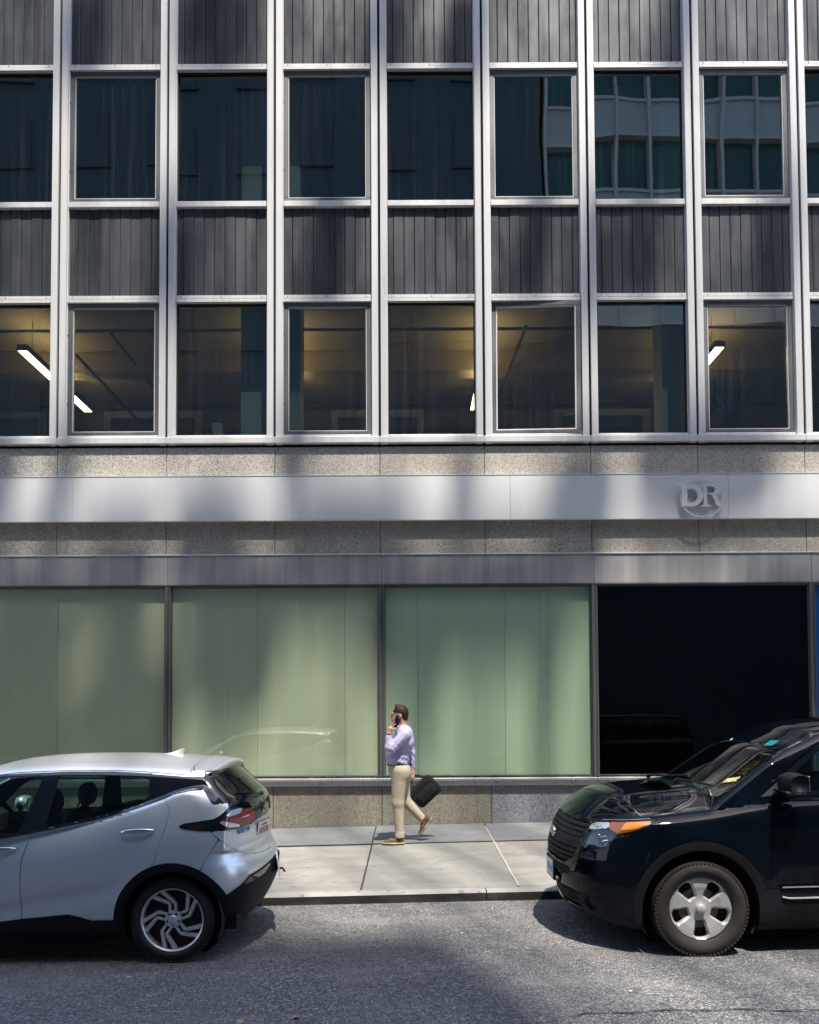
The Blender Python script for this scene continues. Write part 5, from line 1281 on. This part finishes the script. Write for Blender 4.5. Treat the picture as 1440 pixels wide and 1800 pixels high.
# far hand: fist round the bag's handle
hand2=[((.175,.19,.925),(.178,.185,.885),.024,.030,.012),((.176,.182,.882),(.186,.178,.858),.030,.026,.012,(1,.8,1))]
hand2+=fingers([(.158,.162,.862),(.170,.160,.855),(.184,.160,.852),(.197,.162,.856)],[(-.1,-.2,-.9),(0,-.2,-.9),(.05,-.2,-.9),(.15,-.2,-.9)],[.070,.075,.072,.062],[.0095,.0095,.009,.008],[(0,.75,.55)]*4,1)
hand2+=fingers([(.160,.188,.880)],[(-.3,-.35,-.8)],[.062],[.0105],[(.3,-.2,.0)],1)
skin=bpart('body',prims+hand+hand2,.0055,M['skin'],man,it=2)
def side_eye(s):
    mb=MB(); mb.lathe_y([(0,-.006),(.005,-.004),(.007,0)],10); o=mb.build('eye',M['eye'],man,loc=(-.079,s*.030,1.648)); o.rotation_euler=(0,0,s*.9-math.pi/2*0); return o
side_eye(-1); side_eye(1)
# hair: cap of the skull, cut at the brow, the temple and the nape
def haircut(X,Y,Z): 
    return np.maximum(-(Z-(1.665+.0*X)+np.clip((X-.028)*2.2,-.018,.085)),-(X+.078-np.clip((Z-1.70)*.9,-.05,.03)))
bpart('hair',[((.014,0,1.685),(.034,0,1.682),.094,.096,.02,(1.0,.88,1.05)),((.060,0,1.64),(.070,0,1.60),.058,.050,.03),((-.035,0,1.742),(-.015,0,1.752),.024,.03,.04,(1,1.6,1))],.006,M['hair'],man,cuts=[haircut],disp=lambda X,Y,Z:.0022*np.sin(X*160+Z*40)*np.sin(Z*130+Y*60))
bpart('eyebrow',[((-.084,-.040,1.664),(-.092,-.016,1.668),.004,.005,.003),((-.084,.040,1.664),(-.092,.016,1.668),.004,.005,.003)],.0035,M['hair'],man)
# shirt
def folds(X,Y,Z):
    return .0042*np.sin((Z*1.0+X*.55)*75+1.6*np.sin(Y*18+X*14)+1.2*np.sin(X*31))*np.clip((1.36-Z)*5,.15,1)+.0015*np.sin((X-Z)*90+Y*40)
shirt=[((.070,0,1.405),(.072,0,1.30),.118,.132,.05,(1,1.5,1)),((.022,0,1.23),(-.012,0,1.10),.138,.145,.05,(1.0,1.22,1)),((-.010,0,1.08),(.0,0,1.02),.142,.134,.04,(1,1.2,1)),((.075,-.165,1.405),(.075,.165,1.405),.068,.068,.05),
 ((.045,0,1.475),(.060,0,1.44),.068,.085,.03),
 ((.080,-.185,1.40),(-.085,-.240,1.235),.073,.063,.03),((-.085,-.240,1.235),(-.118,-.238,1.245),.060,.056,.03),((-.105,-.235,1.25),(-.122,-.215,1.345),.056,.046,.02),
 ((.085,.185,1.40),(.160,.21,1.150),.068,.056,.03),((.160,.21,1.150),(.173,.192,.965),.054,.042,.02)]
bpart('shirt',shirt,.0075,M['shirt'],man,cuts=[lambda X,Y,Z:np.where((np.abs(Y)<.16)&(Z<1.12),1.012-Z,-1.0),lambda X,Y,Z:np.where((X<-.07)&(Y<-.12),(Z-1.385)-.0*X,-1.0),lambda X,Y,Z:np.where((Y>.12),.955-Z,-1.)],disp=folds,it=1)
bpart('cuff',[((-.1215,-.214,1.335),(-.1225,-.212,1.368),.046,.043,.004)],.005,M['shirt'],man); bpart('collar',[((.028,0,1.485),(.056,0,1.470),.064,.070,.01)],.006,M['shirt'],man,cuts=[lambda X,Y,Z:Z-1.505-(X-.03)*.5])
mb=MB(); n=32; 
for z in (1.004,1.040): mb.v+=[(-.005+.142*math.cos(2*math.pi*k/n),.172*math.sin(2*math.pi*k/n),z) for k in range(n)]
mb.f=[[k,(k+1)%n,n+(k+1)%n,n+k] for k in range(n)]; mb.m=[0]*n; mb.build('belt',M['belt'],man,smooth=True); mb=MB(); mb.cbox(-.155,-.024,1.000,-.143,.024,1.044,.004); mb.build('belt_buckle',M['watch'],man)
def tf(X,Y,Z): return .0005*np.sin(Z*26+X*60+2.2*np.sin(Y*22+Z*11))*np.clip((.95-Z)*3,.2,1)+.0003*np.sin(Z*80-X*25+1.5*np.sin(Y*30))
trs=[((-.003,0,1.005),(.004,0,.95),.134,.140,.04,(1,1.2,1)),((.055,-.07,.90),(.06,.07,.90),.098,.098,.05),((.012,-.088,.93),(-.012,-.088,.53),.112,.078,.05),((-.012,-.088,.53),(.012,-.088,.115),.076,.054,.03),((.012,-.088,.13),(.010,-.088,.095),.058,.062,.02),
 ((.03,.088,.93),(.075,.088,.54),.110,.076,.05),((.075,.088,.54),(.285,.086,.320),.074,.052,.03),((.285,.086,.320),(.300,.086,.303),.054,.056,.01)]
bpart('trousers',trs,.0075,M['khaki'],man,cuts=[lambda X,Y,Z:Z-1.008,lambda X,Y,Z:np.where((Y<0),.082-Z,-1.),lambda X,Y,Z:np.where(Y>0.02,((X-.305)*.70-(Z-.285)*.72),-1.)],disp=tf,it=1)
mb=MB(); mb.tube([(.085,-.118,.965),(.035,-.150,.86)],.0022,5); mb.tube([(.02,-.163,.93),(-.07,-.14,.905)],.0018,5); mb.build('pocket_seam',M['belt'],man)
def shoe(c,rot,lab):
    s=empty('shoe',c); s.parent=man; s.rotation_euler=(0,rot,0)
    bpart('upper',[((.015,0,.065),(.02,0,.085),.040,.040,.02,(1,.9,1)),((.02,0,.05),(-.10,0,.042),.038,.035,.02,(1,1.05,1)),((-.10,0,.038),(-.185,.004,.030),.034,.026,.02,(1,1.2,1)),((-.03,0,.075),(-.12,0,.05),.030,.024,.015)],.006,M['shoe'],s,cuts=[lambda X,Y,Z:.018-Z,lambda X,Y,Z:Z-.108])
    bpart('sole',[((.025,0,.016),(-.09,0,.014),.043,.042,.02,(1,1,.45)),((-.09,0,.014),(-.19,.004,.016),.042,.036,.02,(1,1.1,.45))],.006,M['sole'],s,cuts=[lambda X,Y,Z:Z-.030,lambda X,Y,Z:.001-Z])
    mb=MB()
    for k in range(5):
        x=-.035-.022*k; z=.108-.011*k; mb.tube([(x,-.026,z-.014),(x-.006,0,z-.001),(x,.026,z-.014)],.0038,6)
    mb.build('lace',M['lace'],s)
shoe((.010,-.088,0),0,'planted'); shoe((.405,.086,.258),math.radians(-55),'trailing')
bpart('shoe_tongue',[((-.02,-.088,.115),(-.075,-.09,.088),.022,.020,.01)],.006,M['lace'],man)
mb=MB(); mb.lathe_z([(.0300,-.012),(.0320,-.010),(.0320,.010),(.0300,.012)],24); o=mb.build('watch_strap',M['belt'],man,loc=(-.1215,-.2035,1.405)); o.rotation_euler=(.1,.1,0); o.scale=(1.05,1.0,1.15)
mb=MB(); mb.lathe_y([(0,-.008),(.015,-.008),(.018,-.004),(.018,.002)],24); mb.build('watch',M['watch'],man,loc=(-.1185,-.2345,1.405))
# phone in the near hand, against the ear
ph=empty('mobile_phone',(X0-.022,Y0-.118,MZ+1.570),'black mobile phone held at the walking man\'s ear','phone'); ph.rotation_euler=(math.radians(-8),math.radians(24),math.radians(-6))
mb=MB(); mb.cbox(-.036,-.005,-.076,.036,.005,.076,.004); mb.build('case',M['phone'],ph); mb=MB(); mb.cbox(.004,-.0075,.045,.030,-.0052,.070,.001); mb.build('camera_bump',M['watch'],ph)
# laptop bag from the far hand
bag=empty('laptop_bag',(X0+.34,Y0+.17,MZ+.65),'black soft laptop bag swinging from the walking man\'s hand','bag'); bag.rotation_euler=(0,math.radians(-43),0)
def rbox(w,h,d,r):
    def f(x,y,z):
        qx=np.abs(x)-w+r;qz=np.abs(z)-h+r; a=np.hypot(np.maximum(qx,0),np.maximum(qz,0))+np.minimum(np.maximum(qx,qz),0)-r
        b=np.abs(y)-(d-.018*np.clip((np.abs(z)/h),0,1)**2-.012*np.clip(np.abs(x)/w,0,1)**3)
        return smax(a,b,.03)
    return f
f_=rbox(.195,.145,.055,.06); V,N,Q=nets(f_,(-.22,-.08,-.17),(.22,.08,.17),.01); mesh('case',V,Q.tolist(),M['nylon'],bag,N=N)
f_=rbox(.150,.085,.018,.03); V,N,Q=nets(f_,(-.18,-.04,-.11),(.18,.04,.11),.008); o=mesh('front_pocket',V,Q.tolist(),M['nylon'],bag,N=N); o.location=(0,-.058,-.03)
for zz in (.085,): 
    mb=MB(); mb.tube([(-.17,-.052,zz-.02),(-.12,-.058,zz),(.12,-.058,zz),(.17,-.052,zz-.02)],.003,6); mb.build('zip',M['belt'],bag)
mb=MB(); mb.tube([(-.075,0,.140),(-.055,0,.200),(.0,0,.236),(.05,0,.245),(.085,0,.205),(.09,0,.140)],.008,8); mb.build('handle',M['nylon'],bag)
# ------------------------------------------------------------------ small litter on the asphalt
M['dryleaf']=simple('dry_leaf',(.42,.30,.17),.8); M['paper']=simple('paper_scrap',(.6,.58,.54),.8)
LEAF=[(-1.02,4.98,'dry tan leaf on the asphalt near the bottom edge, left of centre','leaf'),(-.70,5.05,'smaller pale leaf to the right of the tan leaf','leaf'),(-1.98,5.85,'pale paper scrap on the road below the silver hatchback\'s side','litter'),(1.42,5.42,'tiny white scrap on the sunlit road below the black SUV','litter'),(.42,6.9,'little pale scrap on the lit road between the two cars','litter')]
for k,(x,y,lab,cat) in enumerate(LEAF):
    r=random.Random(k); n=10; V=[(0,0,.006)]; w=.028 if cat=='leaf' else .014
    for i in range(n):
        a=2*math.pi*i/n; q=w*(1.0 if i%2 else .55)*r.uniform(.8,1.3); V.append((q*1.5*math.cos(a),q*math.sin(a),.003+r.uniform(0,.010)))
    o=mesh('fallen_leaf' if cat=='leaf' else 'paper_scrap',V,[(0,1+i,1+(i+1)%n) for i in range(n)],M['dryleaf'] if cat=='leaf' else M['paper']); o.location=(x,y,G(x,y)+.003); o.rotation_euler=(0,0,r.uniform(0,6)); tag(o,lab,cat)
